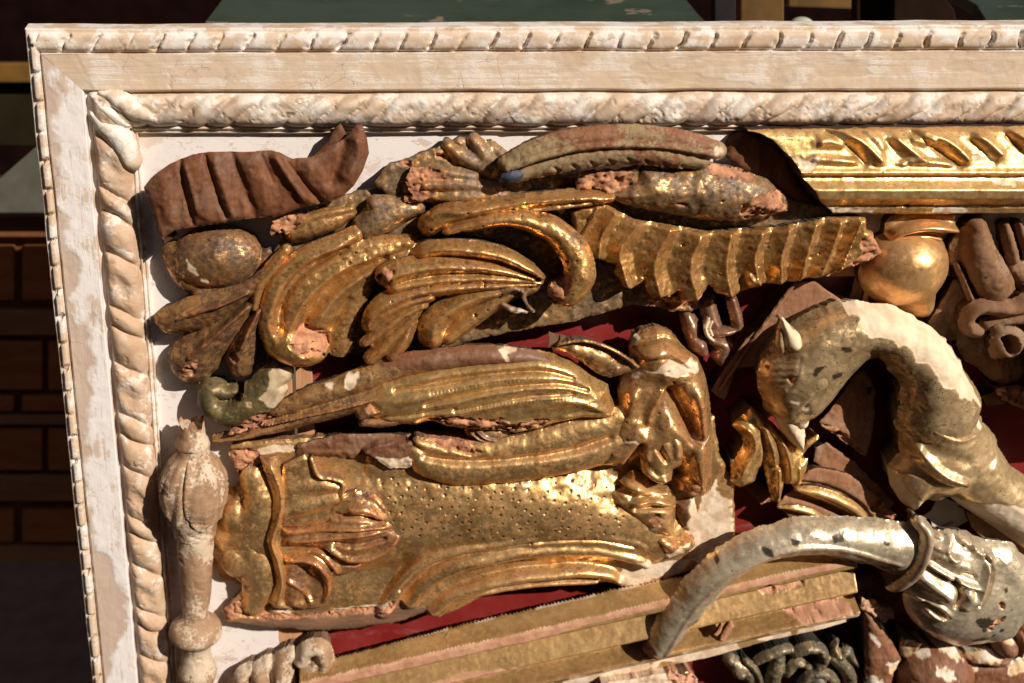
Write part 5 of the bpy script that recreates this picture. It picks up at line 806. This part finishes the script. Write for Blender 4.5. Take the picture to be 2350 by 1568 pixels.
# crescent moulding
cm = thing('arched_moulding', 'brown moulding piece with a curved gold bead just above the silver horn', 'moulding', 1920, 1150, 0)
relief('block', cm, M['beam'], [P_('J', [(690, 292), (780, 200), (900, 60), (960, 40), (1100, 60), (1180, 90), (1240, 130), (1330, 200), (1420, 290), (1500, 370), (1400, 420), (1000, 420), (800, 400)], 26, 6), CUT('J', [(860, 150, 16), (1000, 170, 18), (1150, 230, 18), (1260, 310, 18), (1320, 380, 16)], 12, 30), CUT('J', [(760, 240, 14), (900, 260, 16), (1050, 310, 16), (1150, 370, 14)], 10, 30)], base=-45, rough=3, noise=1.5,
    paints=[('wood', 'J', [(1290, 300), (1380, 280), (1500, 375), (1420, 400), (1340, 350)], 26, 6)])
relief('gold_bead', cm, M['moulding'], [S_('J', [(820, 180, 20, 42), (930, 200, 40, 50), (1060, 240, 46, 54), (1180, 300, 44, 52), (1270, 370, 36, 46)], sag=20)], base=-20, noise=.8)
relief('gold_bead', cm, M['moulding'], [S_('J', [(700, 300, 14, 34), (800, 310, 26, 42), (900, 335, 30, 44), (990, 380, 22, 40)], sag=14)], base=-20, noise=.8)
ws = thing('broken_offcut', 'dark broken wood offcut beneath the small gold leaf on the red panel', 'offcut', 1760, 1150, -15)
relief('offcut', ws, M['shell_wood'], [P_('J', [(430, 130), (520, 130), (650, 170), (720, 200), (690, 270), (590, 295), (520, 230)], 10, 8)], base=-45, rough=4, noise=2, paints=[('wood', 'J', [(570, 280), (640, 230), (700, 255), (660, 285), (590, 300)], 8, 3)])

# small gold leaf
gl_ = thing('small_gold_leaf', 'small dull gold acanthus leaf tip between the cartouche crown and the bird beak', 'carving', 1780, 1040, 10)
relief('leaf', gl_, M['pod'], [P_('G', [(385, 1155), (470, 1215), (560, 1290), (680, 1400), (740, 1475), (790, 1400), (870, 1350), (880, 1385), (830, 1420), (760, 1500), (740, 1700), (640, 1720), (560, 1640), (480, 1560), (440, 1600), (400, 1700), (300, 1740), (220, 1700), (235, 1600), (280, 1500), (320, 1440), (325, 1370), (280, 1330), (245, 1290), (300, 1230)], 58, 24, dome=14),
    R_('G', [(300, 1260, 30), (370, 1330, 34), (390, 1430, 34), (330, 1530, 40), (280, 1640, 34)], 18, 66, 1), R_('G', [(420, 1220, 30), (480, 1330, 36), (520, 1450, 36), (540, 1600, 30)], 16, 66, 1), R_('G', [(480, 1260, 26), (600, 1400, 30), (640, 1540, 34), (650, 1700, 30)], 18, 66, 1), CUT('G', [(450, 1300, 10), (470, 1440, 12), (470, 1560, 10)], 14, 66), CUT('G', [(560, 1400, 9), (590, 1520, 10), (600, 1680, 8)], 10, 66), CUT('G', [(340, 1470, 8), (300, 1560, 8), (270, 1680, 6)], 8, 66)], base=-45, noise=1.6, rough=2.5, blur=2)
relief('leaf', gl_, M['pod'], [P_('J', [(600, -10), (720, 0), (780, 20), (760, 100), (730, 200), (710, 285), (660, 270), (640, 200), (620, 100)], 58, 18, dome=10), P_('J', [(760, 0), (900, -20), (890, 60), (850, 150), (800, 180), (770, 100)], 54, 14, dome=8), P_('J', [(380, -10), (560, -20), (590, 20), (540, 90), (420, 135), (385, 90)], 52, 18, dome=10),
    R_('J', [(690, 20, 26), (690, 120, 28), (690, 250, 20)], 14, 60, 1), R_('J', [(830, 10, 20), (830, 90, 22), (815, 160, 16)], 12, 58, 1), R_('J', [(480, 0, 30), (470, 60, 30), (430, 110, 20)], 12, 58, 1)], base=-45, noise=1.6, rough=2)
# bronze bow
bw = thing('bronze_bow', 'small shiny brown bronze ribbon bow hanging under the shell fan on the red panel', 'ornament', 1640, 770, 0)
relief('strap', bw, M['bow'], [S_('F', [(2060, 0, 38, 56), (2085, 90, 42, 60), (2105, 180, 40, 60)], sag=26), S_('F', [(2100, 195, 30, 58), (2020, 215, 40, 62), (1950, 225, 46, 62)], sag=28)], base=-45, blur=1)
relief('knot', bw, M['bow'], [S_('F', [(1760, 110, 50, 44), (1790, 180, 60, 54), (1800, 250, 50, 56)], sag=30), S_('F', [(1900, 20, 60, 40), (1920, 120, 60, 46), (1950, 180, 50, 50)], sag=24)], base=-45)
relief('fold', bw, M['bow'], [S_('F', [(1905, 130, 12, 66), (1885, 180, 13, 70), (1900, 240, 13, 70), (1950, 285, 11, 66)], sag=12), S_('F', [(1930, 150, 10, 66), (1912, 190, 11, 70), (1930, 240, 11, 68)], sag=10)], base=-20, step=1.8, paints=[('gesso', 'F', [(1850, 100), (2000, 100), (2000, 320), (1850, 320)], 68)])
relief('knob', bw, M['bow'], [S_('F', [(1800, 260, 46, 60), (1840, 310, 64, 70), (1870, 350, 40, 62)], sag=36), S_('F', [(1930, 270, 46, 64), (2010, 310, 64, 70), (1990, 370, 66, 66), (1985, 420, 24, 52)], sag=38)], base=-45)

# ---------------------------------------------------------------- bird head and neck
sw = thing('bird_neck_carving', 'carved bird head on an arching neck, silvery gold with a long cream worn stripe', 'carving', 2000, 900, 20)
relief('neck', sw, M['swan'], [P_('G', [(445, 930), (452, 1050), (495, 1140), (550, 1222), (640, 1265), (760, 1287), (850, 1270), (920, 1210), (1000, 1120), (1090, 1000), (1150, 930), (1230, 850), (1350, 810), (1300, 500), (1050, 396), (950, 430), (800, 500), (700, 570), (600, 660), (530, 740), (478, 810)], 110, 56, dome=62),
    S_('G', [(700, 1225, 90, 112), (690, 1130, 190, 134), (740, 1000, 262, 150), (800, 880, 285, 158), (880, 760, 262, 160), (1000, 650, 222, 160), (1130, 600, 204, 160), (1280, 590, 196, 160), (1420, 640, 198, 160), (1560, 740, 208, 160), (1680, 880, 222, 158), (1740, 1040, 262, 154), (1770, 1200, 318, 148)], sag=84, sq=2.4, n=10),
    R_('G', [(650, 620, 50), (720, 760, 80), (700, 960, 60)], 5, 158)]+[CUT('G', [(520+i*10, 905+i*40, 5), (620+i*8, 870+i*40, 8), (720, 840+i*36, 5)], 3, 150) for i in range(4)]+[CUT('G', [(850, 1040, 5), (800, 1110, 6), (750, 1190, 5)], 5, 155), CUT('G', [(745, 800, 5), (700, 940, 6), (650, 1040, 5)], 5, 155)],
    base=-40, noise=1.0, inset=.2, step=2.5, blur=2,
    paints=[('gesso', 'G', [(1030, 420), (1100, 385), (1300, 380), (1500, 420), (1700, 520), (1900, 760), (2060, 1060), (2110, 1200), (2030, 1120), (1960, 1100), (1900, 1080), (1850, 1010), (1760, 980), (1720, 900), (1650, 820), (1560, 800), (1530, 730), (1480, 680), (1430, 700), (1400, 640), (1280, 630), (1180, 600), (1160, 540), (1180, 500), (1110, 500), (1100, 450)], 150, 4),
        ('gesso', 'G', [(560, 1225), (640, 1260), (760, 1275), (850, 1262), (790, 1330), (700, 1350), (620, 1330)], 120, 3), ('dark', 'G', [(1000, 670), (1040, 690), (1115, 720), (1100, 750), (1060, 745), (1030, 720)], 160, 6), ('dark', 'G', [(965, 905), (1050, 905), (1045, 935), (970, 935)], 155, 5), ('dark', 'G', [(805, 900), (850, 850), (900, 840), (830, 910)], 155, 4),
        ('wood', 'G', [(660, 960), (690, 930), (680, 990), (655, 1030)], 155, 2), ('gesso', 'G', [(665, 1105), (740, 1110), (730, 1135), (670, 1120)], 150, 2), ('gesso', 'G', [(760, 1140), (800, 1155), (800, 1180), (760, 1170)], 148, 2)])
relief('body', sw, M['swan_body'], [
    S_('G', [(1560, 1080, 90, 132), (1640, 1150, 170, 138), (1720, 1280, 260, 138), (1780, 1420, 320, 136), (1830, 1540, 370, 132)], sag=84, n=8), P_('J', [(1465, 60), (1490, 200), (1560, 310), (1640, 372), (1700, 300), (1760, 250), (1840, 235), (1960, 330), (2100, 420), (2420, 640), (2520, 640), (2520, 200), (2300, 60), (2200, -100), (1600, -100)], 84, 50, dome=46),
    R_('G', [(1640, 1020, 40), (1740, 1120, 60), (1850, 1215, 64), (2000, 1300, 40)], 20, 146, 1), R_('G', [(1590, 1240, 50), (1720, 1330, 40), (1880, 1390, 36), (2120, 1380, 26)], 9, 142, 1),
    R_('G', [(1590, 1450, 50), (1680, 1570, 64), (1800, 1660, 60), (1980, 1720, 44)], 20, 140, 1), CUT('G', [(1560, 1100, 22), (1540, 1250, 26), (1500, 1400, 20)], 9, 130), CUT('G', [(1720, 1200, 40), (1850, 1300, 44), (2000, 1350, 30)], 10, 140), CUT('G', [(1640, 1400, 40), (1780, 1500, 60), (1960, 1560, 50)], 8, 140)],
    base=-30, noise=1.0, inset=.2, step=2.5, blur=2,
    paints=[('gesso', 'J', [(1470, 80), (1520, 110), (1580, 200), (1650, 260), (1700, 290), (1640, 365), (1560, 330), (1500, 230), (1465, 140)], 110, 3), ('wood', 'G', [(1430, 1180), (1500, 1150), (1500, 1330), (1440, 1440), (1400, 1430), (1400, 1300)], 110, 3),
        ('gesso', 'J', [(1860, 235), (1960, 285), (2060, 262), (2200, 265), (2300, 280), (2420, 330), (2540, 330), (2540, 680), (2400, 640), (2100, 430), (1940, 330)], 100, 3), ('gesso', 'G', [(2060, 1310), (2120, 1290), (2140, 1360), (2090, 1370)], 130, 4), ('dark', 'J', [(1640, 25), (1680, 5), (1690, 20), (1655, 45)], 140, 2), ('dark', 'J', [(1700, 55), (1715, 55), (1715, 70), (1700, 70)], 140, 1)])
relief('crest_horn', sw, M['swan'], [S_('G', [(592, 500, 14, 160), (615, 565, 40, 162), (655, 640, 66, 160), (690, 690, 70, 154)], sag=34), S_('G', [(575, 570, 16, 152), (580, 680, 34, 150), (592, 730, 30, 146)], sag=20)], base=100, noise=1.5, inset=.3, paints=[('gesso', 'G', [(580, 478), (690, 540), (680, 590), (770, 640), (775, 730), (700, 740), (620, 690), (630, 620), (600, 540)], 165, 4)])
relief('beak', sw, M['swan'], [S_('G', [(650, 1230, 90, 112), (690, 1310, 84, 106), (718, 1380, 56, 98), (734, 1432, 20, 88)], sag=44)], base=50, noise=1.5, inset=.3, paints=[('gesso', 'G', [(540, 1200), (900, 1250), (850, 1500), (600, 1500)], 100, 2)])
relief('eye', sw, M['swan_body'], [D_('G', 882, 958, 70, 78, 10, 158, 6), CUT('G', [(838, 910, 7), (826, 980, 7), (850, 1025, 7), (905, 1028, 7), (938, 985, 7), (925, 925, 7), (880, 900, 7), (838, 912, 7)], 7, 156)], base=126, step=1.8)
# broken slab under the body
bs = thing('gessoed_plank', 'thick broken plank with cream gesso face and bare wood edge under the bird neck', 'plank', 2280, 1190, 20)
relief('plank', bs, M['beam'], [P_('J', [(1960, 330), (2060, 360), (2360, 540), (2500, 620), (2500, 780), (2350, 670), (2230, 570), (2100, 545), (2000, 440)], 50, 4)], base=-20, noise=1.2, paints=[('gesso', 'J', [(2000, 300), (2400, 500), (2400, 540), (2100, 400)], 30, 4)])
xc = thing('shade_caster_block', 'unseen gilded block added past the right edge to shade the red panel', 'carving', 2470, 860, 20)  # added outside the view; its shadow darkens the red panel
relief('block', xc, M['acanthus'], [P_('P', [(2400, 790), (2480, 760), (2720, 780), (2740, 990), (2560, 1015), (2440, 1000)], 150, 30, dome=12)], base=-45, noise=2)
# torn paper label
mpaper = plain('old_paper', (.74, .64, .52), (.66, .56, .43), 2, .8, bump=.05)
pp = slab('paper_label', [tuple(CR['N'][i]+CR['N'][2]*p[i] for i in (0, 1)) for p in [(400, 850), (470, 770), (540, 720), (600, 690), (700, 500), (880, 440), (1150, 560), (1280, 660), (1320, 850), (1210, 915), (1080, 980), (950, 1118), (640, 1075), (615, 900), (560, 810), (490, 845)]], 12, 3, mpaper)
tag(pp, 'torn scrap of printed paper label wedged between the bird neck and the silver horn', 'label')
def text_mesh(txt, px, py, h, size, ang, mat, parent):
    cu_ = bpy.data.curves.new('t', 'FONT'); cu_.body = txt; cu_.size = size*S; cu_.extrude = .2*S; o = bpy.data.objects.new('t', cu_); C.objects.link(o)
    dg = bpy.context.evaluated_depsgraph_get(); me = bpy.data.meshes.new_from_object(o.evaluated_get(dg)); bpy.data.objects.remove(o)
    me.materials.clear(); me.materials.append(mat); o = bpy.data.objects.new('printed_number', me); C.objects.link(o)
    u, v, _ = tb(px, py, h); o.location = W(u, v, h); o.rotation_euler = (math.pi/2, math.radians(-ang), 0)
    if parent: o.parent = parent
    o['kind'] = ''; del o['kind']; return o
mink = plain('print_ink', (.03, .03, .04), (.05, .05, .06), 3, .7)
text_mesh('1028001', 2147, 1222, 13.0, 14, 33, mink, pp)

# ---------------------------------------------------------------- silver horn
hn = thing('silver_horn', 'curved silver leafed horn with ring collar and mask carved bulb at the lower right', 'carving', 1900, 1300, 30)
relief('horn', hn, M['horn'], [S_('P', [(1514, 1490, 34, 140), (1560, 1426, 42, 146), (1618, 1355, 46, 150), (1692, 1292, 47, 152), (1770, 1254, 47, 154), (1850, 1239, 50, 156), (1930, 1243, 54, 156), (2010, 1254, 60, 154), (2080, 1268, 70, 150)], sag=56, n=10),
    S_('J', [(-60, 1300, 18, 146), (100, 1040, 22, 152), (300, 830, 24, 158), (500, 700, 26, 160), (750, 600, 28, 162), (950, 575, 30, 162), (1150, 590, 28, 160), (1350, 640, 26, 156), (1520, 690, 22, 150)], sag=14),
    CUT('J', [(0, 1290, 8), (170, 1050, 9), (380, 850, 10), (600, 720, 10), (850, 650, 10), (1100, 655, 10), (1300, 700, 10), (1480, 740, 9)], 8, 140)], base=92, noise=.7, inset=.75, step=2.3, blur=1,
    paints=[('wood', 'I', [(1905, 1200), (1960, 1180), (1990, 1240), (2080, 1340), (2050, 1365), (1960, 1300)], 120, 3), ('dark', 'J', [(280, 700), (310, 660), (320, 690), (295, 730)], 150, 4), ('dark', 'J', [(585, 575), (640, 590), (650, 620), (600, 620)], 150, 4), ('dark', 'J', [(1060, 500), (1150, 470), (1130, 520), (1070, 535)], 150, 4), ('dark', 'J', [(790, 525), (830, 530), (820, 555), (795, 550)], 150, 3), ('dark', 'J', [(1410, 530), (1460, 545), (1440, 575), (1415, 555)], 150, 4)])
relief('collar', hn, M['horn'], [S_('J', [(1640, 405, 44, 150), (1700, 480, 48, 166), (1700, 580, 48, 172), (1660, 690, 46, 170), (1600, 775, 44, 162), (1510, 838, 40, 148), (1455, 850, 26, 134)], sag=32)], base=60, noise=.9, inset=.3)
relief('bulb', hn, M['horn'], [P_('P', [(2100, 1225), (2150, 1222), (2200, 1238), (2255, 1255), (2300, 1240), (2345, 1270), (2400, 1330), (2360, 1420), (2330, 1460), (2270, 1488), (2200, 1496), (2150, 1475), (2118, 1440), (2100, 1400), (2085, 1370), (2060, 1345), (2075, 1290)], 84, 50, dome=60), D_('P', 2232, 1378, 150, 128, 18, 166, 84, 2.3), D_('P', 2170, 1310, 100, 100, 20, 152, 66), S_('P', [(2140, 1262, 46, 128), (2220, 1280, 50, 138), (2290, 1300, 60, 144)], sag=40), S_('P', [(2300, 1285, 40, 140), (2330, 1330, 50, 150), (2330, 1390, 54, 154), (2300, 1440, 50, 146)], sag=50),
    R_('J', [(1760, 500, 34), (1830, 490, 36), (1895, 545, 36), (1850, 605, 34), (1770, 590, 34), (1742, 540, 30)], 10, 155), R_('J', [(1790, 548, 26), (1845, 552, 26)], 9, 155), R_('J', [(1930, 490, 44), (1990, 560, 56), (2070, 610, 40)], 14, 155),
    R_('J', [(1690, 690, 26), (1820, 760, 30), (1950, 820, 30), (2060, 850, 26)], 13, 160, 1), CUT('J', [(1680, 715, 10), (1800, 785, 12), (1930, 845, 12)], 12, 160), R_('J', [(1790, 640, 56), (1900, 690, 66), (2010, 730, 60)], 13, 160),
    R_('J', [(2060, 640, 40), (2150, 680, 44), (2120, 780, 44), (2070, 880, 44), (2020, 970, 40)], 16, 165, 1), CUT('J', [(2110, 640, 12), (2150, 740, 14), (2110, 860, 14), (2050, 960, 12)], 10, 160), R_('J', [(1640, 780, 70), (1760, 860, 76), (1870, 930, 80)], 18, 160), CUT('J', [(1900, 800, 10), (1930, 900, 12), (1900, 980, 12)], 16, 165), CUT('J', [(1600, 850, 26), (1690, 900, 34), (1760, 905, 20)], 22, 150),
    R_('J', [(1575, 850, 30), (1620, 920, 34), (1700, 960, 30), (1790, 975, 26), (1850, 1030, 24)], 12, 155, 1), CUT('J', [(1700, 970, 12), (1770, 1010, 16), (1830, 1050, 12)], 16, 155), R_('J', [(1960, 870, 56), (1990, 930, 60), (1950, 1000, 50)], 12, 165), R_('J', [(1700, 1010, 30), (1770, 1060, 34), (1820, 1060, 20)], 10, 155), R_('J', [(1850, 600, 26), (1880, 660, 30), (1940, 660, 26)], 9, 160), CUT('J', [(2060, 560, 14), (2010, 620, 14), (1980, 600, 10)], 9, 160), CUT('J', [(1960, 760, 14), (2030, 790, 14)], 10, 160)],
    base=60, noise=1.0, nsc=20, inset=.4, blur=1, step=2.2, smk=10,
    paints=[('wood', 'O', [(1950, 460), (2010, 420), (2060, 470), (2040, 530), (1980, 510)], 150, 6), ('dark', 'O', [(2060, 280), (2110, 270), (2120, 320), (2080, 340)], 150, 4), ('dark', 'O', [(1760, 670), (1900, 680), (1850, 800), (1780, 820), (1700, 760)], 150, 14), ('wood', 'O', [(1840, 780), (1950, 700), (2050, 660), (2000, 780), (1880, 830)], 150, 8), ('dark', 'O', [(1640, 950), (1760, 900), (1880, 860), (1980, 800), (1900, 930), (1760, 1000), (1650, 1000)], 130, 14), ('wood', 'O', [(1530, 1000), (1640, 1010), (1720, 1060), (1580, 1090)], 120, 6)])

# ---------------------------------------------------------------- brown and gesso head, lower right
hd = thing('gessoed_head_fragment', 'broken carving of ribbed brown wood with flaking white gesso, bottom right corner', 'carving', 2180, 1540, 10)
relief('strut', hd, M['hair'], [P_('O', [(235, 660), (250, 640), (330, 680), (450, 780), (520, 880), (580, 1010), (650, 1130), (725, 1260), (735, 1310), (680, 1400), (620, 1500), (600, 1700), (260, 1700), (250, 1300), (240, 900)], 66, 26)], base=-45, rough=2, noise=2, blur=2, paints=[('gesso', 'O', [(270, 850), (330, 900), (430, 1040), (420, 1080), (330, 980), (270, 900)], 66, 5), ('gesso', 'O', [(520, 1270), (640, 1290), (670, 1400), (620, 1500), (560, 1420)], 60, 6), ('gesso', 'O', [(260, 1480), (350, 1450), (460, 1568), (450, 1700), (250, 1700)], 60, 8), ('gesso', 'O', [(440, 780), (500, 860), (470, 870)], 60, 3)])
relief('head', hd, M['hair'], [D_('O', 1230, 1560, 520, 470, 0, 112, 84, 2.2)], base=-45, noise=3, inset=.1, blur=2, paints=[('gesso', 'O', [(700, 1400), (850, 1220), (1100, 1070), (1300, 1110), (1600, 1180), (1600, 1350), (1520, 1360), (1400, 1270), (1280, 1250), (1080, 1350), (900, 1280), (780, 1480), (700, 1600), (640, 1600)], 100, 10), ('gesso', 'O', [(1200, 1470), (1400, 1420), (1500, 1450), (1480, 1568), (1300, 1560), (1200, 1520)], 112, 8)])
relief('brow', hd, M['hair'], [S_('O', [(1640, 1240, 80, 78), (1850, 1250, 110, 88), (2100, 1280, 110, 88), (2300, 1200, 100, 80)], sag=30), P_('O', [(1600, 1350), (1800, 1340), (2100, 1350), (2420, 1200), (2420, 1700), (1600, 1700)], 70, 24)], base=-45, noise=3, blur=2, paints=[('gesso', 'O', [(1560, 1150), (1900, 1130), (2080, 1200), (2100, 1270), (1900, 1330), (1700, 1300), (1620, 1250)], 90, 10), ('gesso', 'O', [(2050, 1340), (2300, 1190), (2420, 1200), (2420, 1480), (2330, 1450), (2200, 1470), (2140, 1420)], 80, 10), ('gesso', 'O', [(1640, 1370), (1760, 1370), (1700, 1480), (1660, 1500)], 75, 5)])
relief('ear', hd, M['hair'], [D_('O', 2120, 1090, 185, 160, 40, 104, 60), S_('O', [(2300, 920, 50, 90), (2330, 1050, 50, 96), (2290, 1180, 50, 92)], sag=30)], base=-20, noise=2, paints=[('gesso', 'O', [(2010, 930), (2130, 910), (2270, 1000), (2280, 1100), (2150, 1060), (2040, 1010)], 100, 8)])
relief('scrap', hd, M['swan'], [P_('O', [(690, 1060), (720, 960), (760, 1000), (880, 1020), (1000, 1060), (900, 1180), (800, 1290), (740, 1270), (700, 1180)], 46, 14)], base=-45, rough=4, noise=4, nsc=14)
relief('scrap', hd, M['acanthus'], [P_('O', [(2100, 650), (2240, 520), (2420, 380), (2420, 920), (2300, 880), (2200, 900)], 60, 20)], base=-45, rough=4, noise=4, nsc=14)
sh = thing('splintered_shard', 'jagged splinter of orange pine above the brown strut, right of the olive moulding end', 'splinter', 2015, 1395, 0)
relief('shard', sh, M['shard'], [P_('O', [(145, 530), (180, 500), (195, 430), (240, 470), (300, 480), (350, 460), (390, 530), (470, 560), (570, 580), (620, 640), (610, 725), (540, 710), (480, 765), (400, 720), (300, 660), (230, 640), (180, 590)], 62, 12)], base=-20, rough=6, noise=7, nsc=10)
relief('shard', sh, M['shell_wood'], [P_('J', [(1225, 790), (1330, 770), (1480, 830), (1560, 900), (1480, 1000), (1400, 1040), (1290, 970), (1240, 930)], 30, 10)], base=-45, rough=2, noise=2)

# ---------------------------------------------------------------- bronze openwork ornament at the bottom
bz = thing('bronze_ornament', 'dark verdigris bronze openwork ornament with scrolls and a round boss at the bottom edge', 'ornament', 1830, 1560, 0)
relief('openwork', bz, M['bronze'], [S_('J', [(370, 1330, 50, 30), (430, 1380, 60, 40), (520, 1450, 60, 40)], sag=24), S_('J', [(480, 1340, 24, 44), (540, 1400, 26, 48), (580, 1500, 26, 46)], sag=20), S_('J', [(560, 1340, 34, 44), (620, 1310, 40, 50), (700, 1280, 44, 50), (760, 1260, 40, 44)], sag=24),
    S_('J', [(700, 1300, 50, 48), (690, 1400, 56, 54), (650, 1520, 56, 50)], sag=26), S_('J', [(820, 1290, 46, 48), (900, 1260, 50, 54), (980, 1270, 46, 54), (1010, 1340, 40, 52), (960, 1390, 36, 50)], sag=28), S_('J', [(1090, 1210, 20, 36), (1080, 1260, 30, 44), (1110, 1310, 34, 48), (1160, 1280, 40, 48), (1190, 1320, 34, 46), (1240, 1375, 16, 38)], sag=22),
    S_('J', [(1060, 1320, 40, 46), (1120, 1360, 50, 50), (1180, 1440, 50, 48), (1190, 1560, 50, 46)], sag=26), S_('J', [(760, 1420, 40, 46), (820, 1360, 40, 50), (880, 1370, 30, 48)], sag=22), S_('J', [(850, 1560, 40, 46), (870, 1480, 40, 52), (940, 1430, 44, 54), (1030, 1440, 44, 54), (1080, 1500, 40, 52)], sag=26), D_('J', 965, 1490, 62, 50, 0, 64, 30), D_('J', 440, 1430, 46, 40, 0, 56, 24), D_('J', 900, 1390, 30, 26, 0, 60, 16)],
    base=-45, noise=2.4, nsc=12, inset=.15, step=2.0)
# cream moulding at the very bottom
cmm = thing('cream_moulding_end', 'cream gessoed moulding end just below the horn tip at the bottom edge', 'moulding', 1560, 1600, 10)
relief('moulding', cmm, M['slat'], [P_('Q', [(0, 870), (200, 850), (480, 790), (600, 780), (760, 770), (830, 830), (880, 900), (900, 1000), (0, 1000)], 60, 10)], base=-45, rough=4, noise=2.5, paints=[('gesso', 'Q', [(0, 800), (560, 760), (600, 1000), (0, 1000)], 60, 6), ('wood', 'Q', [(600, 760), (860, 800), (900, 1000), (600, 1000)], 60, 6)])

# ---------------------------------------------------------------- blurred things behind the frame
mgreen = plain('green_table_paint', (.045, .075, .04), (.07, .10, .055), 1.2, .5); 
def chipped(name, base, base2, chip, lo=.62):
    n = NT(name); k = n.noise(.9, 6, .6, n.scl((.5, 1, 1.6))); c = n.mix(n.ramp(n.noise(.4, 4, .6, off=2), .4, .6), base, base2); c = n.mix(n.ramp(k, lo, lo+.03), c, chip); return n.out(c, .5, 0, k, .2)
mgreen = chipped('chipped_green_paint', (.022, .034, .018), (.036, .048, .03), (.17, .13, .085), .64)
gp = slab('painted_panel', [(440, 90), (1660, 90), (1600, 30), (1520, -70), (560, -70), (508, 0)], [-380, -380, -520, -900, -900, -620], 30, mgreen, bevel=4); tag(gp, 'wide dark green painted board with chipped edges behind the top rail', 'board')
gp2 = slab('painted_panel', [(2290, 90), (2480, 90), (2480, -70), (2100, -70), (2240, 10)], [-380, -380, -900, -900, -620], 30, mgreen, bevel=4); tag(gp2, 'second green painted board with a pale broken edge behind the top right corner', 'board')
mam = plain('amber_gilt', (.17, .085, .018), (.09, .045, .012), .6, .4); mdark = plain('dark_wood', (.012, .006, .004), (.022, .011, .006), .8, .9, spec=.05); mgr = plain('grey_slate', (.014, .014, .016), (.026, .022, .022), .8, .9, spec=.05)
for (pts, h, m_, nm, lab, cat) in (
    ([(1700, 90), (1800, 90), (1800, -60), (1700, -60)], -620, mam, 'picture_frame', 'blurred amber gilt frame edge standing upright behind the top rail', 'frame'),
    ([(1640, 90), (1690, 90), (1690, -60), (1640, -60)], -560, mgr, 'dark_post', 'blurred dark slate post between the green board and the amber frame', 'post'),
    ([(1810, 16), (1972, 22), (1972, -60), (1810, -60)], -700, mam, 'gilt_board', 'blurred yellow gilt board above the glass dish behind the top rail', 'board'),
    ([(1966, 90), (2050, 90), (2050, -60), (1966, -60)], -560, mdark, 'dark_post', 'blurred dark brown post beside the second green board', 'post'),
    ([(2052, 90), (2210, 90), (2190, 20), (2130, -60), (2052, -60)], -500, mdark, 'dark_board', 'blurred near black board with pale flecks at the top right', 'board')):
    o = slab(nm, pts, h, 40, m_, bevel=5); tag(o, lab, cat)
# glass dish
dish = thing('glass_dish', 'blurred pale glass dish glinting behind the top rail', 'dish', 1850, 60, -640)
bm = bmesh.new(); u, v, _ = tb(1838, 62, -640); bmesh.ops.create_uvsphere(bm, u_segments=32, v_segments=16, radius=1)
me = bpy.data.meshes.new('bowl'); bmesh.ops.transform(bm, verts=bm.verts, matrix=Matrix.Diagonal((34*S, 34*S, 26*S, 1))); bm.to_mesh(me); bm.free()
mgl = plain('greenish_glass', (.50, .52, .40), (.35, .38, .28), 2, .15); me.materials.append(mgl); o = bpy.data.objects.new('bowl', me); C.objects.link(o); o.location = W(u, v, -640)-dish.location; o.parent = dish
for p in me.polygons: p.use_smooth = True
# drawer cabinet at the left, far behind and below
mcab = plain('cabinet_oak', (.22, .075, .022), (.33, .12, .036), 1.1, .5, (.4, 1, 2)); mcab2 = plain('cabinet_dark', (.14, .050, .016), (.20, .072, .022), 1, .6); mcab3 = plain('cabinet_rail', (.20, .095, .045), (.28, .14, .065), .9, .6, (.3, 1, 2))
cb = thing('drawer_cabinet', 'old brown cabinet with rows of small drawers, blurred behind the left edge of the frame', 'cabinet', 60, 1000, -800)
def cpart(name, x0, y0, x1, y1, h, m_, th=40, bev=5): return slab(name, [(x0, y0), (x0, y1), (x1, y1), (x1, y0)], h, th, m_, cb, bev)
cpart('carcass', -140, 500, 420, 1285, -860, mcab2, 200)
cpart('top', -160, 500, 430, 545, -810, mcab2, 240)
rows = [(565, 690), (785, 895), (910, 945), (985, 1080), (1170, 1245)]
for k, (ya, yb) in enumerate(rows):
    xs_ = [(-130, 30), (50, 190), (205, 400)] if k % 2 == 0 else [(-130, -60), (-45, 95), (110, 260)]
    for xa, xb in xs_:
        d_ = cpart('drawer', xa, ya, xb, yb, -832, mcab, 30, 6)
for ya, yb in ((715, 770), (955, 975), (1095, 1150), (1255, 1290)): cpart('rail', -140, ya, 420, yb, -826, mcab3, 34, 4)
o = slab('marble_block', [(-60, 490), (-60, 460), (10, 400), (90, 330), (330, 330), (330, 490)], -720, 120, plain('pale_marble', (.07, .07, .05), (.11, .105, .08), .7, .5), bevel=6); tag(o, 'pale blurred marble corner on top of the drawer cabinet', 'block')
o = slab('gilt_rail', [(-100, 190), (-100, 145), (260, 145), (260, 190)], -1100, 40, mam, bevel=6); tag(o, 'blurred amber gilt rail crossing the dark space left of the frame corner', 'frame')
o = slab('dark_canvas', [(-140, 330), (-140, 185), (330, 185), (330, 340)], -1150, 20, plain('dark_olive', (.012, .010, .004), (.02, .016, .007), .6, .9, spec=.05), bevel=3); tag(o, 'dark olive canvas below the blurred gilt rail at the left', 'canvas')
